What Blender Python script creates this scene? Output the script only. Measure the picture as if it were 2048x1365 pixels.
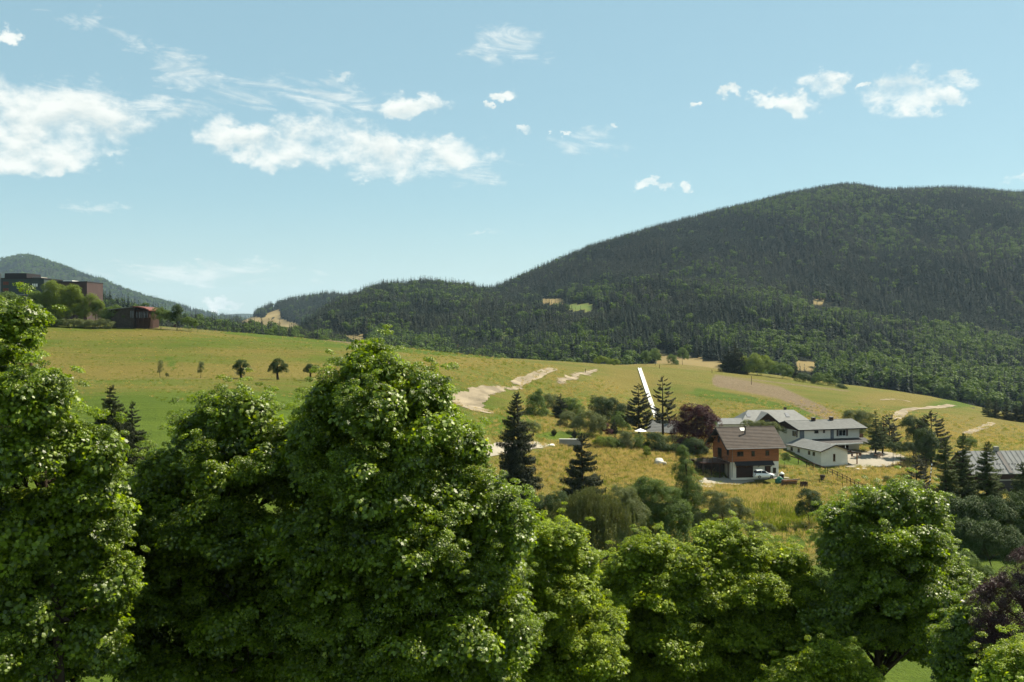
import bpy, bmesh, math, random
import numpy as np
from mathutils import Vector, Matrix

for _o in list(bpy.data.objects): bpy.data.objects.remove(_o)
R = math.radians
random.seed(7); rng = np.random.default_rng(7)
scene = bpy.context.scene
C = scene.collection

# ------------------------------------------------------------------ camera, sky, sun, exposure
F = 1991.0            # focal length in pixels of the 2048 px wide photograph (35 mm on full frame)
HZ = 655.0            # row of the horizon
CZ = 30.0             # the window the picture is taken from, metres above the driveway level
cam = bpy.data.cameras.new('camera'); cam.lens = 35.0; cam.sensor_width = 36.0
cam.shift_y = -(682.5 - HZ) / 2048.0
cam.clip_start = 0.5; cam.clip_end = 30000
camo = bpy.data.objects.new('camera', cam); C.objects.link(camo)
camo.location = (0, 0, CZ); camo.rotation_euler = (R(90), 0, 0)
scene.camera = camo

SUN_EL, SUN_AZ = 52.0, 60.0      # azimuth from the view direction towards the right hand
sl = bpy.data.lights.new('sun', 'SUN'); sl.energy = 5.0; sl.angle = R(0.53); sl.color = (1.0, 0.90, 0.72)
so = bpy.data.objects.new('sun', sl); C.objects.link(so)
sd = Vector((math.sin(R(SUN_AZ)) * math.cos(R(SUN_EL)), math.cos(R(SUN_AZ)) * math.cos(R(SUN_EL)), math.sin(R(SUN_EL))))
so.rotation_euler = sd.to_track_quat('Z', 'Y').to_euler()

vs = scene.view_settings
vs.view_transform = 'Standard'; vs.look = 'None'; vs.exposure = 1.26; vs.gamma = 1.0; vs.use_curve_mapping = False
scene.render.film_transparent = False
scene.cycles.max_bounces = 6; scene.cycles.diffuse_bounces = 2; scene.cycles.glossy_bounces = 2
scene.cycles.transmission_bounces = 4; scene.cycles.transparent_max_bounces = 4; scene.cycles.volume_bounces = 0
scene.cycles.use_denoising = True; scene.cycles.use_adaptive_sampling = True; scene.cycles.adaptive_threshold = 0.02
scene.cycles.sample_clamp_indirect = 4.0

class NT:
    """small node-tree writer"""
    def __init__(s, tree): s.t = tree; s.n = tree.nodes; s.l = tree.links
    def new(s, typ, **kw):
        n = s.n.new(typ)
        for k, v in kw.items(): setattr(n, k, v)
        return n
    def put(s, sock, v):
        if isinstance(v, bpy.types.NodeSocket): s.l.new(v, sock)
        elif v is not None: sock.default_value = v
    def m(s, op, a, b=None, c=None, clamp=False):
        n = s.new('ShaderNodeMath', operation=op, use_clamp=clamp)
        s.put(n.inputs[0], a)
        if b is not None: s.put(n.inputs[1], b)
        if c is not None: s.put(n.inputs[2], c)
        return n.outputs[0]
    def vm(s, op, a, b=None):
        n = s.new('ShaderNodeVectorMath', operation=op); s.put(n.inputs[0], a)
        if b is not None: s.put(n.inputs[1], b)
        return n.outputs[0]
    def noise(s, vec, scale, detail=4.0, rough=0.55, dist=0.0):
        n = s.new('ShaderNodeTexNoise'); s.put(n.inputs['Vector'], vec)
        n.inputs['Scale'].default_value = scale; n.inputs['Detail'].default_value = detail
        n.inputs['Roughness'].default_value = rough; n.inputs['Distortion'].default_value = dist
        return n.outputs['Fac']
    def mix(s, f, a, b, bt='MIX'):
        n = s.new('ShaderNodeMix', data_type='RGBA', blend_type=bt)
        s.put(n.inputs[0], f); s.put(n.inputs[6], a); s.put(n.inputs[7], b)
        return n.outputs[2]
    def ss(s, v, lo, hi, a=0.0, b=1.0):
        n = s.new('ShaderNodeMapRange', interpolation_type='SMOOTHSTEP'); s.put(n.inputs[0], v)
        for i, q in enumerate((lo, hi, a, b)): n.inputs[i + 1].default_value = q
        return n.outputs[0]
    def comb(s, x, y, z):
        n = s.new('ShaderNodeCombineXYZ'); s.put(n.inputs[0], x); s.put(n.inputs[1], y); s.put(n.inputs[2], z)
        return n.outputs[0]

def c4(r, g=None, b=None):
    return (r, r, r, 1) if g is None else (r, g, b, 1)

def build_world():
    w = bpy.data.worlds.new('World'); scene.world = w; w.use_nodes = True
    t = NT(w.node_tree); t.n.clear()
    out = t.new('ShaderNodeOutputWorld'); bg = t.new('ShaderNodeBackground')
    t.l.new(bg.outputs[0], out.inputs[0]); bg.inputs[1].default_value = 0.05
    sky = t.new('ShaderNodeTexSky', sky_type='NISHITA'); sky.sun_disc = False
    sky.sun_elevation = R(SUN_EL); sky.sun_rotation = R(SUN_AZ)
    sky.altitude = 900; sky.air_density = 1.0; sky.dust_density = 1.2; sky.ozone_density = 1.0
    tc = t.new('ShaderNodeTexCoord'); sep = t.new('ShaderNodeSeparateXYZ')
    t.l.new(tc.outputs['Generated'], sep.inputs[0])
    X, Y, Z = sep.outputs
    # azimuth and elevation in degrees
    az = t.m('MULTIPLY', t.m('ARCTAN2', X, Y), 57.29578)
    el = t.m('MULTIPLY', t.m('ARCSINE', Z), 57.29578)
    q = t.comb(t.m('MULTIPLY', az, 0.34), t.m('MULTIPLY', el, 0.50), 3.7)
    fb = t.noise(q, 1.0, 9.0, 0.60, 0.15)
    fb2 = t.noise(t.comb(t.m('MULTIPLY', az, 0.34), t.m('ADD', t.m('MULTIPLY', el, 0.50), 0.22), 3.7), 1.0, 3.0, 0.5, 0.15)
    pw = t.comb(t.m('ADD', t.m('MULTIPLY', az, 0.30), t.m('MULTIPLY', el, 0.35)), t.m('MULTIPLY', el, 1.15), 9.1)
    fw = t.noise(pw, 1.0, 9.0, 0.66, 0.8)
    # billows push the cloud outlines about
    wn = t.new('ShaderNodeTexNoise'); wn.inputs['Scale'].default_value = 1.0; wn.inputs['Detail'].default_value = 5.0; wn.inputs['Roughness'].default_value = .6
    t.l.new(t.comb(t.m('MULTIPLY', az, 0.75), t.m('MULTIPLY', el, 0.95), 1.3), wn.inputs['Vector'])
    ws = t.new('ShaderNodeSeparateXYZ'); t.l.new(wn.outputs['Color'], ws.inputs[0])
    azw = t.m('ADD', az, t.m('MULTIPLY', t.m('SUBTRACT', ws.outputs[0], .5), 3.4)); elw = t.m('ADD', el, t.m('MULTIPLY', t.m('SUBTRACT', ws.outputs[1], .5), 2.4))
    def deg(px, py):
        x = (px - 1024) / F
        return math.degrees(math.atan(x)), math.degrees(math.atan((HZ - py) / F * math.cos(math.atan(x))))
    def blob(px, py, rx, ry):
        a0, e0 = deg(px, py); k = 57.29578 / F
        da = t.m('DIVIDE', t.m('SUBTRACT', azw, a0), rx * k)
        de = t.m('DIVIDE', t.m('SUBTRACT', elw, e0), ry * k)
        return t.m('SUBTRACT', 1.0, t.m('ADD', t.m('MULTIPLY', da, da), t.m('MULTIPLY', de, de)))
    def field(bl):
        d = None
        for b in bl:
            v = blob(*b); d = v if d is None else t.m('MAXIMUM', d, v)
        return d
    puffs = [(60, 235, 190, 75), (170, 285, 105, 48), (-10, 200, 70, 60), (80, 300, 130, 40), (230, 305, 50, 16),
             (440, 265, 55, 45), (500, 290, 65, 38), (560, 300, 90, 45), (650, 285, 130, 62), (700, 300, 130, 52), (780, 310, 140, 48), (880, 305, 115, 42),
             (830, 215, 72, 24), (760, 345, 90, 30), (60, 325, 110, 26), (1815, 182, 80, 44), (1880, 200, 56, 24), (1645, 170, 48, 30), (1582, 212, 48, 26), (1530, 200, 42, 20),
             (1010, 187, 28, 14), (1466, 181, 27, 13), (1312, 370, 32, 14), (1370, 376, 22, 11), (1386, 210, 10, 6), (1732, 175, 10, 7),
             (435, 612, 42, 11), (18, 68, 18, 16), (975, 208, 14, 7), (1130, 264, 12, 6), (1228, 260, 13, 8), (1040, 268, 24, 10)]
    wisps = [(560, 185, 170, 38), (680, 200, 110, 34), (1020, 88, 85, 42), (330, 215, 100, 26), (160, 182, 100, 24), (170, 40, 75, 16), (280, 62, 55, 20),
             (300, 95, 65, 14), (350, 125, 60, 26), (390, 155, 60, 26), (690, 153, 30, 10), (1180, 285, 75, 34), (180, 418, 60, 14), (930, 340, 120, 30),
             (1920, 160, 45, 12), (2030, 358, 45, 8), (400, 545, 200, 30), (960, 466, 40, 5)]
    dp = field(puffs); dw = field(wisps)
    # the sky beside and above the frame carries the same kind of scattered cloud
    far = t.m('MAXIMUM', t.ss(t.m('ABSOLUTE', az), 30.0, 36.0), t.ss(el, 21.0, 27.0))
    lo = t.noise(tc.outputs['Generated'], 2.6, 2.0, 0.5)
    dfar = t.m('SUBTRACT', t.m('MULTIPLY', t.m('MULTIPLY', t.m('SUBTRACT', lo, 0.52), 6.0), far), t.m('MULTIPLY', t.m('SUBTRACT', 1.0, far), 3.0))
    dfar = t.m('ADD', dfar, t.m('MULTIPLY', t.ss(el, 0.0, -1.0), -5.0))
    dp = t.m('MAXIMUM', t.m('MAXIMUM', dp, dfar), -3.0)
    dens = t.m('ADD', t.m('MULTIPLY', t.m('MINIMUM', dp, 0.75), 0.67), t.m('MULTIPLY', t.m('SUBTRACT', fb, 0.52), 2.3))
    ap = t.ss(dens, -0.06, 0.66)
    densw = t.m('ADD', t.m('MULTIPLY', t.m('MAXIMUM', dw, -3.0), 0.45), t.m('MULTIPLY', t.m('SUBTRACT', fw, 0.54), 2.6))
    aw = t.m('MULTIPLY', t.ss(densw, -0.05, 0.75), 0.72)
    alpha = t.m('SUBTRACT', 1.0, t.m('MULTIPLY', t.m('SUBTRACT', 1.0, ap), t.m('SUBTRACT', 1.0, aw)))
    # thick bellies of the cumulus are a touch greyer than the sunlit edges
    shade = t.ss(t.m('SUBTRACT', fb2, fb), -0.10, 0.16, 1.0, 0.0)
    ccol = t.mix(t.m('SUBTRACT', shade, 0.0), c4(6.3, 7.0, 6.9), c4(8.2, 8.5, 8.1))
    tint = t.mix(1.0, sky.outputs[0], SKY_TINT, 'MULTIPLY')
    tint = t.mix(SKY_VEIL, tint, SKY_VEILC)
    tint = t.mix(t.ss(el, 8.0, -1.0, 0.0, .5), tint, c4(5.9, 6.9, 6.7))      # the air pales towards the horizon
    col = t.mix(alpha, tint, ccol)
    t.l.new(col, bg.inputs[0])
SKY_TINT = (0.95, 1.0, 0.84, 1); SKY_VEIL = 0.5; SKY_VEILC = (3.7, 6.2, 7.2, 1)
build_world()
scene.world.cycles.sampling_method = 'MANUAL'; scene.world.cycles.sample_map_resolution = 256
# ------------------------------------------------------------------ helpers
def P(px, py, Y):
    """a point seen at pixel (px, py) of the photograph, Y metres away"""
    return Vector(((px - 1024) / F * Y, Y, CZ + (HZ - py) / F * Y))
def tag(o, label=None, cat=None, group=None, kind=None):
    if label: o['label'] = label
    if cat: o['category'] = cat
    if group: o['group'] = group
    if kind: o['kind'] = kind
    return o
def empty(name, loc, rz=0.0, **kw):
    o = bpy.data.objects.new(name, None); C.objects.link(o); o.location = loc; o.rotation_euler[2] = rz
    o.empty_display_size = 0.3
    return tag(o, **kw)
def link(name, me, parent=None, **kw):
    o = bpy.data.objects.new(name, me); C.objects.link(o)
    if parent is not None: o.parent = parent
    return tag(o, **kw)
def mesh_np(name, v, f, mat=None, smooth=False, attrs=None):
    """v (n,3), f (m,k) equal-sized polygons"""
    v = np.asarray(v, np.float32); f = np.asarray(f, np.int32); k = f.shape[1]
    me = bpy.data.meshes.new(name)
    me.vertices.add(len(v)); me.vertices.foreach_set('co', v.ravel())
    me.loops.add(f.size); me.loops.foreach_set('vertex_index', f.ravel())
    me.polygons.add(len(f)); me.polygons.foreach_set('loop_start', np.arange(len(f), dtype=np.int32) * k)
    me.polygons.foreach_set('loop_total', np.full(len(f), k, np.int32))
    if smooth: me.polygons.foreach_set('use_smooth', np.ones(len(f), bool))
    if attrs:
        for an, (dom, arr) in attrs.items():
            a = me.attributes.new(an, 'FLOAT', dom); a.data.foreach_set('value', np.asarray(arr, np.float32))
    me.update(calc_edges=True); me.validate()
    if mat: me.materials.append(mat)
    return me
class MB:
    """collects boxes, prisms and tubes into ONE mesh object"""
    def __init__(s): s.v = []; s.f = []
    def add(s, vs_, fs):
        n = len(s.v); s.v += [tuple(q) for q in vs_]; s.f += [tuple(i + n for i in q) for q in fs]; return s
    def box(s, x0, x1, y0, y1, z0, z1, M=None):
        vv = [Vector(q) for q in ((x0,y0,z0),(x1,y0,z0),(x1,y1,z0),(x0,y1,z0),(x0,y0,z1),(x1,y0,z1),(x1,y1,z1),(x0,y1,z1))]
        if M is not None: vv = [M @ q for q in vv]
        return s.add(vv, [(0,3,2,1),(4,5,6,7),(0,1,5,4),(1,2,6,5),(2,3,7,6),(3,0,4,7)])
    def slab(s, a, b, c, d, th):
        """quad a b c d (top) thickened downwards along its normal"""
        a, b, c, d = map(Vector, (a, b, c, d)); n = (b - a).cross(d - a).normalized() * -th
        q = [a, b, c, d]
        return s.add(q + [p + n for p in q], [(0,1,2,3),(7,6,5,4),(0,4,5,1),(1,5,6,2),(2,6,7,3),(3,7,4,0)])
    def prism(s, poly, axis, a, b):
        """2-D polygon extruded along axis 0/1/2 from a to b"""
        n = len(poly)
        def mk(p, t):
            q = list(p); q.insert(axis, t); return q
        vv = [mk(p, a) for p in poly] + [mk(p, b) for p in poly]
        return s.add(vv, [tuple(range(n))[::-1], tuple(range(n, 2*n))] + [(i, (i+1) % n, n + (i+1) % n, n + i) for i in range(n)])
    def tube(s, pts, rad, k=7, cap=True):
        pts = [Vector(p) for p in pts]; n0 = len(s.v); up = Vector((0.31, 0.2, 1))
        for i, p in enumerate(pts):
            d = (pts[min(i+1, len(pts)-1)] - pts[max(i-1, 0)]).normalized()
            a = d.cross(up if abs(d.dot(up.normalized())) < .95 else Vector((1, 0, 0))).normalized(); b = d.cross(a)
            r = rad[i] if hasattr(rad, '__len__') else rad
            for j in range(k):
                t = 2*math.pi*j/k; s.v.append(tuple(p + a*math.cos(t)*r + b*math.sin(t)*r))
        for i in range(len(pts)-1):
            for j in range(k):
                A = n0+i*k+j; B = n0+i*k+(j+1) % k; s.f.append((A, B, B+k, A+k))
        if cap:
            s.f.append(tuple(range(n0, n0+k))[::-1]); e = n0+(len(pts)-1)*k; s.f.append(tuple(range(e, e+k)))
        return s
    def mesh(s, name, mat, smooth=False, fix=True):
        me = bpy.data.meshes.new(name); me.from_pydata(s.v, [], s.f)
        if fix:
            bm = bmesh.new(); bm.from_mesh(me); bmesh.ops.recalc_face_normals(bm, faces=bm.faces); bm.to_mesh(me); bm.free()
        if smooth: me.polygons.foreach_set('use_smooth', [True]*len(me.polygons))
        if mat: me.materials.append(mat)
        return me
    def build(s, name, mat, parent=None, smooth=False, bevel=0.0, **kw):
        o = link(name, s.mesh(name, mat, smooth), parent, **kw)
        if bevel:
            b = o.modifiers.new('bevel', 'BEVEL'); b.width = bevel; b.segments = 2; b.limit_method = 'ANGLE'
        return o
_h = rng.random((256, 256))
def vnoise(x, y, s, seed=0):
    x = np.asarray(x, float)/s + seed*17.3; y = np.asarray(y, float)/s + seed*31.7
    xi = np.floor(x).astype(int); yi = np.floor(y).astype(int); fx = x-xi; fy = y-yi
    fx = fx*fx*(3-2*fx); fy = fy*fy*(3-2*fy)
    g = lambda a, b: _h[a % 256, b % 256]
    return (g(xi,yi)*(1-fx)+g(xi+1,yi)*fx)*(1-fy)+(g(xi,yi+1)*(1-fx)+g(xi+1,yi+1)*fx)*fy
def fbm(x, y, s, o=4, seed=0):
    r = 0; a = .5; t = 0
    for i in range(o): r = r+a*vnoise(x, y, s/2**i, seed+i); t += a; a *= .5
    return r/t

# ------------------------------------------------------------------ materials
def material(name):
    m = bpy.data.materials.new(name); m.use_nodes = True; t = NT(m.node_tree)
    b = t.n['Principled BSDF']; return m, t, b
AL = .64      # sunlit surfaces: real-world reflectances at this exposure
def sc_(c): return tuple(q*AL for q in c)
def plain(name, col, rough=.7, metal=0.0, var=.25, scale=1.5, bump=0.0, bscale=20, spec=.4, stretch=(1,1,1), col2=None):
    m, t, b = material(name); b.inputs['Roughness'].default_value = rough; b.inputs['Metallic'].default_value = metal
    b.inputs['Specular IOR Level'].default_value = spec
    tc = t.new('ShaderNodeTexCoord'); v = t.vm('MULTIPLY', tc.outputs['Object'], stretch)
    n = t.noise(v, scale, 6.0, .6); f = t.ss(n, .3, .7)
    if max(col) < .6: col = sc_(col)
    d = col2 or tuple(c*(1-var) for c in col)
    t.l.new(t.mix(f, c4(*d), c4(*col)), b.inputs['Base Color'])
    if bump:
        bn = t.new('ShaderNodeBump'); bn.inputs['Strength'].default_value = bump; bn.inputs['Distance'].default_value = .05
        t.l.new(t.noise(v, bscale, 4.0, .6), bn.inputs['Height']); t.l.new(bn.outputs[0], b.inputs['Normal'])
    return m
def leaf_mat(name, dark, light, yellow=None, trans=.45, tcol=None, rough=.42, spec=.5, gloss=True):
    """foliage: per-leaf and per-spray colour variation, light passes through the blades"""
    m, t, b = material(name); out = t.n['Material Output']
    at = t.new('ShaderNodeAttribute', attribute_name='v'); oi = t.new('ShaderNodeObjectInfo')
    f = t.m('ADD', t.m('MULTIPLY', at.outputs['Fac'], .6), t.m('MULTIPLY', oi.outputs['Random'], .4))
    dark, light, yellow = sc_(dark), sc_(light), (sc_(yellow) if yellow else None)
    col = t.mix(f, c4(*dark), c4(*light))
    if yellow: col = t.mix(t.ss(at.outputs['Fac'], .86, 1.0, 0, .6), col, c4(*yellow))
    b.inputs['Roughness'].default_value = rough; b.inputs['Specular IOR Level'].default_value = spec if gloss else .15
    t.l.new(col, b.inputs['Base Color'])
    if trans:
        tr = t.new('ShaderNodeBsdfTranslucent'); mx = t.new('ShaderNodeMixShader'); mx.inputs[0].default_value = trans
        tc2 = t.mix(1.0, col, c4(*(tcol or (1.5, 1.45, .55))), 'MULTIPLY'); t.l.new(tc2, tr.inputs[0])
        t.l.new(b.outputs[0], mx.inputs[1]); t.l.new(tr.outputs[0], mx.inputs[2]); t.l.new(mx.outputs[0], out.inputs[0])
    return m

# ------------------------------------------------------------------ terrain
_ctl = [(-300,640,270),(-300,740,190),(-300,860,120),(200,800,130),(400,840,115),(600,840,120),(50,770,150),(300,757,180),(480,758,180),(620,762,180),(100,757,180),(-100,755,180),
 (150,702,225),(400,702,225),(600,716,225),(800,736,230),(760,778,185),(-100,690,225),
 (0,647,270),(100,651,270),(300,654,275),(450,664,285),(640,683,305),(900,714,340),(1100,725,370),(1280,737,400),(1440,747,410),(1600,768,400),(1700,783,390),(1850,803,375),(1960,832,340),(2048,862,300),(2200,880,280),
 (1900,801,450),(1780,783,480),(1970,820,430),(2100,850,420),(1400,736,480),(1340,729,540),(1500,746,490),(1250,732,510),(1130,730,500),
 (1400,734,580),(1850,806,580),(2048,842,540),(1100,742,580),(700,740,600),(300,690,500),(0,680,450),(-200,680,450),(2300,860,560),(1600,770,540),
 (950,780,230),(920,803,225),(1150,747,300),(1050,772,260),(1000,832,205),(950,870,175),(880,880,160),(980,906,165),
 (1100,850,210),(1120,873,202),(1140,890,196),(1250,800,280),(1150,790,270),(1300,790,310),(1310,838,280),(1400,780,320),(1400,830,280),(1560,790,330),(1650,830,290),(1320,865,235),(1240,860,230),
 (1750,832,285),(1850,822,320),(1950,872,265),(2040,892,245),(1850,872,245),(1700,862,255),
 (1050,1000,155),(1100,893,190),(1250,907,190),(1200,952,172),(1300,962,168),(1375,922,192),(1400,966,182),(1440,961,189),(1520,956,190),(1570,956,190),(1600,970,186),
 (1500,985,177),(1560,1040,155),(1590,1085,140),(1650,1000,172),(1645,936,205),(1590,915,208),(1740,915,214),(1800,918,213),(1780,930,207),(1700,945,198),(1760,968,186),(1850,962,186),(1920,1005,160),(1990,990,192),(2100,990,192),
 (1900,1110,112),(2048,1110,112),(1180,1150,100),(1000,1100,122),(800,1000,112),(600,897,112),(700,890,128),(200,955,80),(0,860,100)]
_cp = [tuple(P(*c)) for c in _ctl]
_cp += [(0,-40,10),(0,0,10),(-60,0,13),(60,0,8),(-120,0,17),(120,0,5),(-16,35,12),(14,35,10),(22,61,9.8),(-28,60,13.5),(60,60,7),(100,60,5),(-80,60,18),(-130,80,22),
        (120,120,3),(200,200,-3),(260,300,-6),(-200,150,27),(-240,270,33),(300,450,-16),(-300,450,24),(200,60,2),(-200,60,22)]
_cp = np.array(_cp)
def _U(r2): return np.where(r2 > 1e-9, r2*np.log(np.maximum(r2, 1e-9)), 0.0)*.5
_S = 100.0
def _fit():
    xy = _cp[:, :2]/_S; n = len(xy); K = _U(((xy[:, None]-xy[None])**2).sum(-1)) + np.eye(n)*.004
    Pm = np.c_[np.ones(n), xy]; A = np.zeros((n+3, n+3)); A[:n, :n] = K; A[:n, n:] = Pm; A[n:, :n] = Pm.T
    return np.linalg.solve(A, np.r_[_cp[:, 2], 0, 0, 0])
_w = _fit()
def gz(x, y):
    """height of the ground"""
    x = np.atleast_1d(np.asarray(x, float)).ravel(); y = np.atleast_1d(np.asarray(y, float)).ravel()
    o = np.empty(len(x))
    xc, yc = np.clip(x, -330, 330), np.clip(y, -60, 620)
    for i in range(0, len(x), 20000):
        X = xc[i:i+20000]/_S; Y = yc[i:i+20000]/_S
        d2 = (X[:, None]-_cp[None, :, 0]/_S)**2+(Y[:, None]-_cp[None, :, 1]/_S)**2
        o[i:i+20000] = _U(d2) @ _w[:-3] + _w[-3]+_w[-2]*X+_w[-1]*Y
    far = np.clip((y-560)/250, 0, 1); far = far*far*(3-2*far)
    o = o*(1-far) + (-14.0-np.clip(y-800, 0, 1e9)*.004)*far
    n = (fbm(x, y, 26, 3, 1)-.5)*1.0 + (fbm(x, y, 5, 2, 4)-.5)*.30
    return o + n*np.clip((y-60)/60, 0, 1)
def G(px, Y, dz=0.0):
    x = (px-1024)/F*Y
    return Vector((x, Y, float(gz(x, Y)[0])+dz))
_Ys = np.r_[np.arange(40, 480, .5), np.arange(480, 700, 2)]
def hit(px, py):
    """where the sight line of a pixel meets the ground"""
    z = CZ+(HZ-py)/F*_Ys; g = gz((px-1024)/F*_Ys, _Ys); k = np.argmax(z < g)
    if not (z < g).any(): k = len(_Ys)-1
    return G(px, float(_Ys[k]))
def proj(v):
    v = np.asarray(v); return 1024+v[..., 0]/v[..., 1]*F, HZ-(v[..., 2]-CZ)/v[..., 1]*F
# ------------------------------------------------------------------ ground sheet
def ell(px, py, cx, cy, rx, ry): return np.clip(1.6*(1-np.sqrt(((px-cx)/rx)**2+((py-cy)/ry)**2)), 0, 1)
def seg(px, py, x0, y0, x1, y1, w):
    dx, dy = x1-x0, y1-y0; t = np.clip(((px-x0)*dx+(py-y0)*dy)/(dx*dx+dy*dy), 0, 1)
    return np.clip(1.7*(1-np.hypot(px-x0-t*dx, py-y0-t*dy)/w), 0, 1)
def ground_material():
    m, t, b = material('meadow'); b.inputs['Roughness'].default_value = .95; b.inputs['Specular IOR Level'].default_value = .08
    g = t.new('ShaderNodeAttribute', attribute_name='green').outputs['Fac']; ba = t.new('ShaderNodeAttribute', attribute_name='bare').outputs['Fac']
    tc = t.new('ShaderNodeTexCoord'); o = tc.outputs['Object']
    n1 = t.noise(o, .045, 5.0, .6); n2 = t.noise(t.vm('MULTIPLY', o, (.35, 1.3, 1)), .30, 5.0, .65); n5 = t.noise(t.vm('MULTIPLY', o, (.02, .55, .0)), 1.0, 3.0, .6); n3 = t.noise(o, 1.6, 5.0, .7); n4 = t.noise(o, 5.0, 3.0, .6)
    k = t.m('ADD', t.m('ADD', g, t.m('MULTIPLY', t.m('SUBTRACT', n5, .5), .7)), t.m('ADD', t.m('MULTIPLY', t.m('SUBTRACT', n1, .5), .9), t.m('ADD', t.m('MULTIPLY', t.m('SUBTRACT', n2, .5), .75), t.m('MULTIPLY', t.m('SUBTRACT', n3, .5), .35))))
    dry = t.mix(t.ss(n3, .3, .7), c4(.094, .078, .017), c4(.146, .122, .031))
    gr = t.mix(t.ss(n2, .3, .7), c4(.040, .068, .0065), c4(.066, .098, .010))
    col = t.mix(t.ss(k, .15, .85), dry, gr)
    soil = t.mix(t.ss(n3, .3, .7), c4(.098, .072, .043), c4(.155, .122, .078))
    kb = t.m('ADD', ba, t.m('MULTIPLY', t.m('SUBTRACT', n3, .5), .9))
    col = t.mix(t.ss(kb, .4, .75), col, soil)
    col = t.mix(t.ss(n4, .25, .6, .35, 0.0), col, c4(0.0224, 0.0256, 0.0064))
    t.l.new(col, b.inputs['Base Color'])
    bn = t.new('ShaderNodeBump'); bn.inputs['Strength'].default_value = .9; bn.inputs['Distance'].default_value = .35
    t.l.new(t.m('ADD', n3, t.m('MULTIPLY', n4, .5)), bn.inputs['Height']); t.l.new(bn.outputs[0], b.inputs['Normal'])
    return m
def build_ground():
    ys = np.r_[np.arange(-60, 80, 4), np.arange(80, 300, 1.1), np.arange(300, 420, 1.6), np.arange(420, 660, 5), np.array([680, 720, 800, 1000, 1400, 2000, 3200, 5000, 8000, 10000.])]
    s = np.linspace(-1, 1, 321); X = s[None]*(np.abs(ys)[:, None]*.66+55); Yg = np.repeat(ys[:, None], len(s), 1)
    x, y = X.ravel(), Yg.ravel(); z = gz(x, y); z[y > 900] -= 15
    v = np.c_[x, y, z]; nc = len(s); nr = len(ys)
    i = (np.arange(nr-1)[:, None]*nc+np.arange(nc-1)[None]).ravel(); f = np.c_[i, i+1, i+nc+1, i+nc]
    yy = np.maximum(y, 5.0); px = 1024+x/yy*F; py = HZ-(z-CZ)/yy*F
    g = np.full(len(x), .40)
    left = np.clip((1050-px)/150, 0, 1)
    g = np.maximum(g, left*np.clip((py-752)/45, 0, 1)*.95)
    g = np.maximum(g, left*(.50+.12*np.sin(py/6.0)))
    g = g - .35*left*seg(px, py, 100, 735, 800, 748, 26)
    for a in [(1010,850,110,36,.95),(1120,805,150,16,.75),(1130,872,90,12,1.2),(1590,922,50,14,1.0),(1590,1085,120,20,1.2),(1560,1040,120,28,.7),(1490,995,80,14,.5),(1900,806,110,16,.9),
              (1720,820,50,14,.6),(1340,775,70,14,.5),(1420,765,60,9,.5),(1690,955,60,16,.5),(1180,760,90,9,.5),(1700,1010,90,20,.6),(2010,985,80,30,.8),(1330,880,60,14,.9)]:
        g = np.maximum(g, ell(px, py, *a[:4])*a[4])
    for a in [(1395,785,1500,800,11,1.2),(1500,800,1640,832,9,1.2),(650,690,1000,715,7,.9),(340,720,345,735,8,.9),(450,664,650,684,7,.8),(1010,700,1100,722,5,.6)]:
        g = np.maximum(g, seg(px, py, *a[:5])*a[5])
    for a in [(1230,925,200,38),(1260,765,90,26),(1950,860,120,36),(1800,800,120,18),(1060,960,60,60),(900,725,110,14),(1760,960,110,20)]:
        g = g*(1-.8*ell(px, py, *a))
    g = np.where(y < 118, .95, g); g = np.where(y > 425, np.where(px < 1500, .12, g), g)
    bare = np.zeros(len(x))
    for a in [(1436,762,1560,786,19,.9),(1560,786,1665,834,18,.9),(1425,750,1700,783,3,.6),(560,668,760,694,2.5,.7),(250,757,420,757,2.2,.5),(1705,806,1745,794,3,.6),(1730,812,1760,800,2.5,.5),
              (330,660,450,664,3,.5),(1320,790,1420,798,3,.4),(180,655,420,658,4,.55),(980,762,1050,752,2,.4)]:
        bare = np.maximum(bare, seg(px, py, *a[:5])*a[5])
    bare = np.maximum(bare, ell(px, py, 1390, 736, 90, 12)*.45)
    me = mesh_np('ground', v, f, ground_material(), True, {'green': ('POINT', g), 'bare': ('POINT', bare)})
    return link('ground', me, kind='structure', label='dry golden and green meadow ground of the valley')
build_ground()

def inside(poly, x, y):
    r = np.zeros(len(x), bool); n = len(poly)
    for i in range(n):
        (x0, y0), (x1, y1) = poly[i], poly[(i+1) % n]
        c = ((y0 > y) != (y1 > y)) & (x < (x1-x0)*(y-y0)/((y1-y0) or 1e-9)+x0); r ^= c
    return r
def drape_poly(name, pix, mat, dz=.10, cell=.4, **kw):
    w = [hit(*p) for p in pix]; poly = [(p.x, p.y) for p in w]
    xs = [p[0] for p in poly]; yy = [p[1] for p in poly]
    gx = np.arange(min(xs)-1, max(xs)+1, cell); gy = np.arange(min(yy)-1, max(yy)+1, cell)
    X, Y = np.meshgrid(gx, gy); x, y = X.ravel(), Y.ravel()
    nx = (fbm(x, y, 5, 3, 9)-.5)*3.6+(fbm(x, y, 1.1, 2, 29)-.5)*1.6; ny = (fbm(x, y, 5, 3, 19)-.5)*3.6+(fbm(x, y, 1.1, 2, 39)-.5)*1.6
    v = np.c_[x, y, gz(x, y)+dz]; nc = len(gx)
    i = (np.arange(len(gy)-1)[:, None]*nc+np.arange(nc-1)[None]).ravel()
    ok = inside(poly, x[i]+nx[i], y[i]+ny[i]); i = i[ok]
    f = np.c_[i, i+1, i+nc+1, i+nc]; u, inv = np.unique(f, return_inverse=True)
    return link(name, mesh_np(name, v[u], inv.reshape(f.shape), mat, True), kind='structure', **kw)
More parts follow.
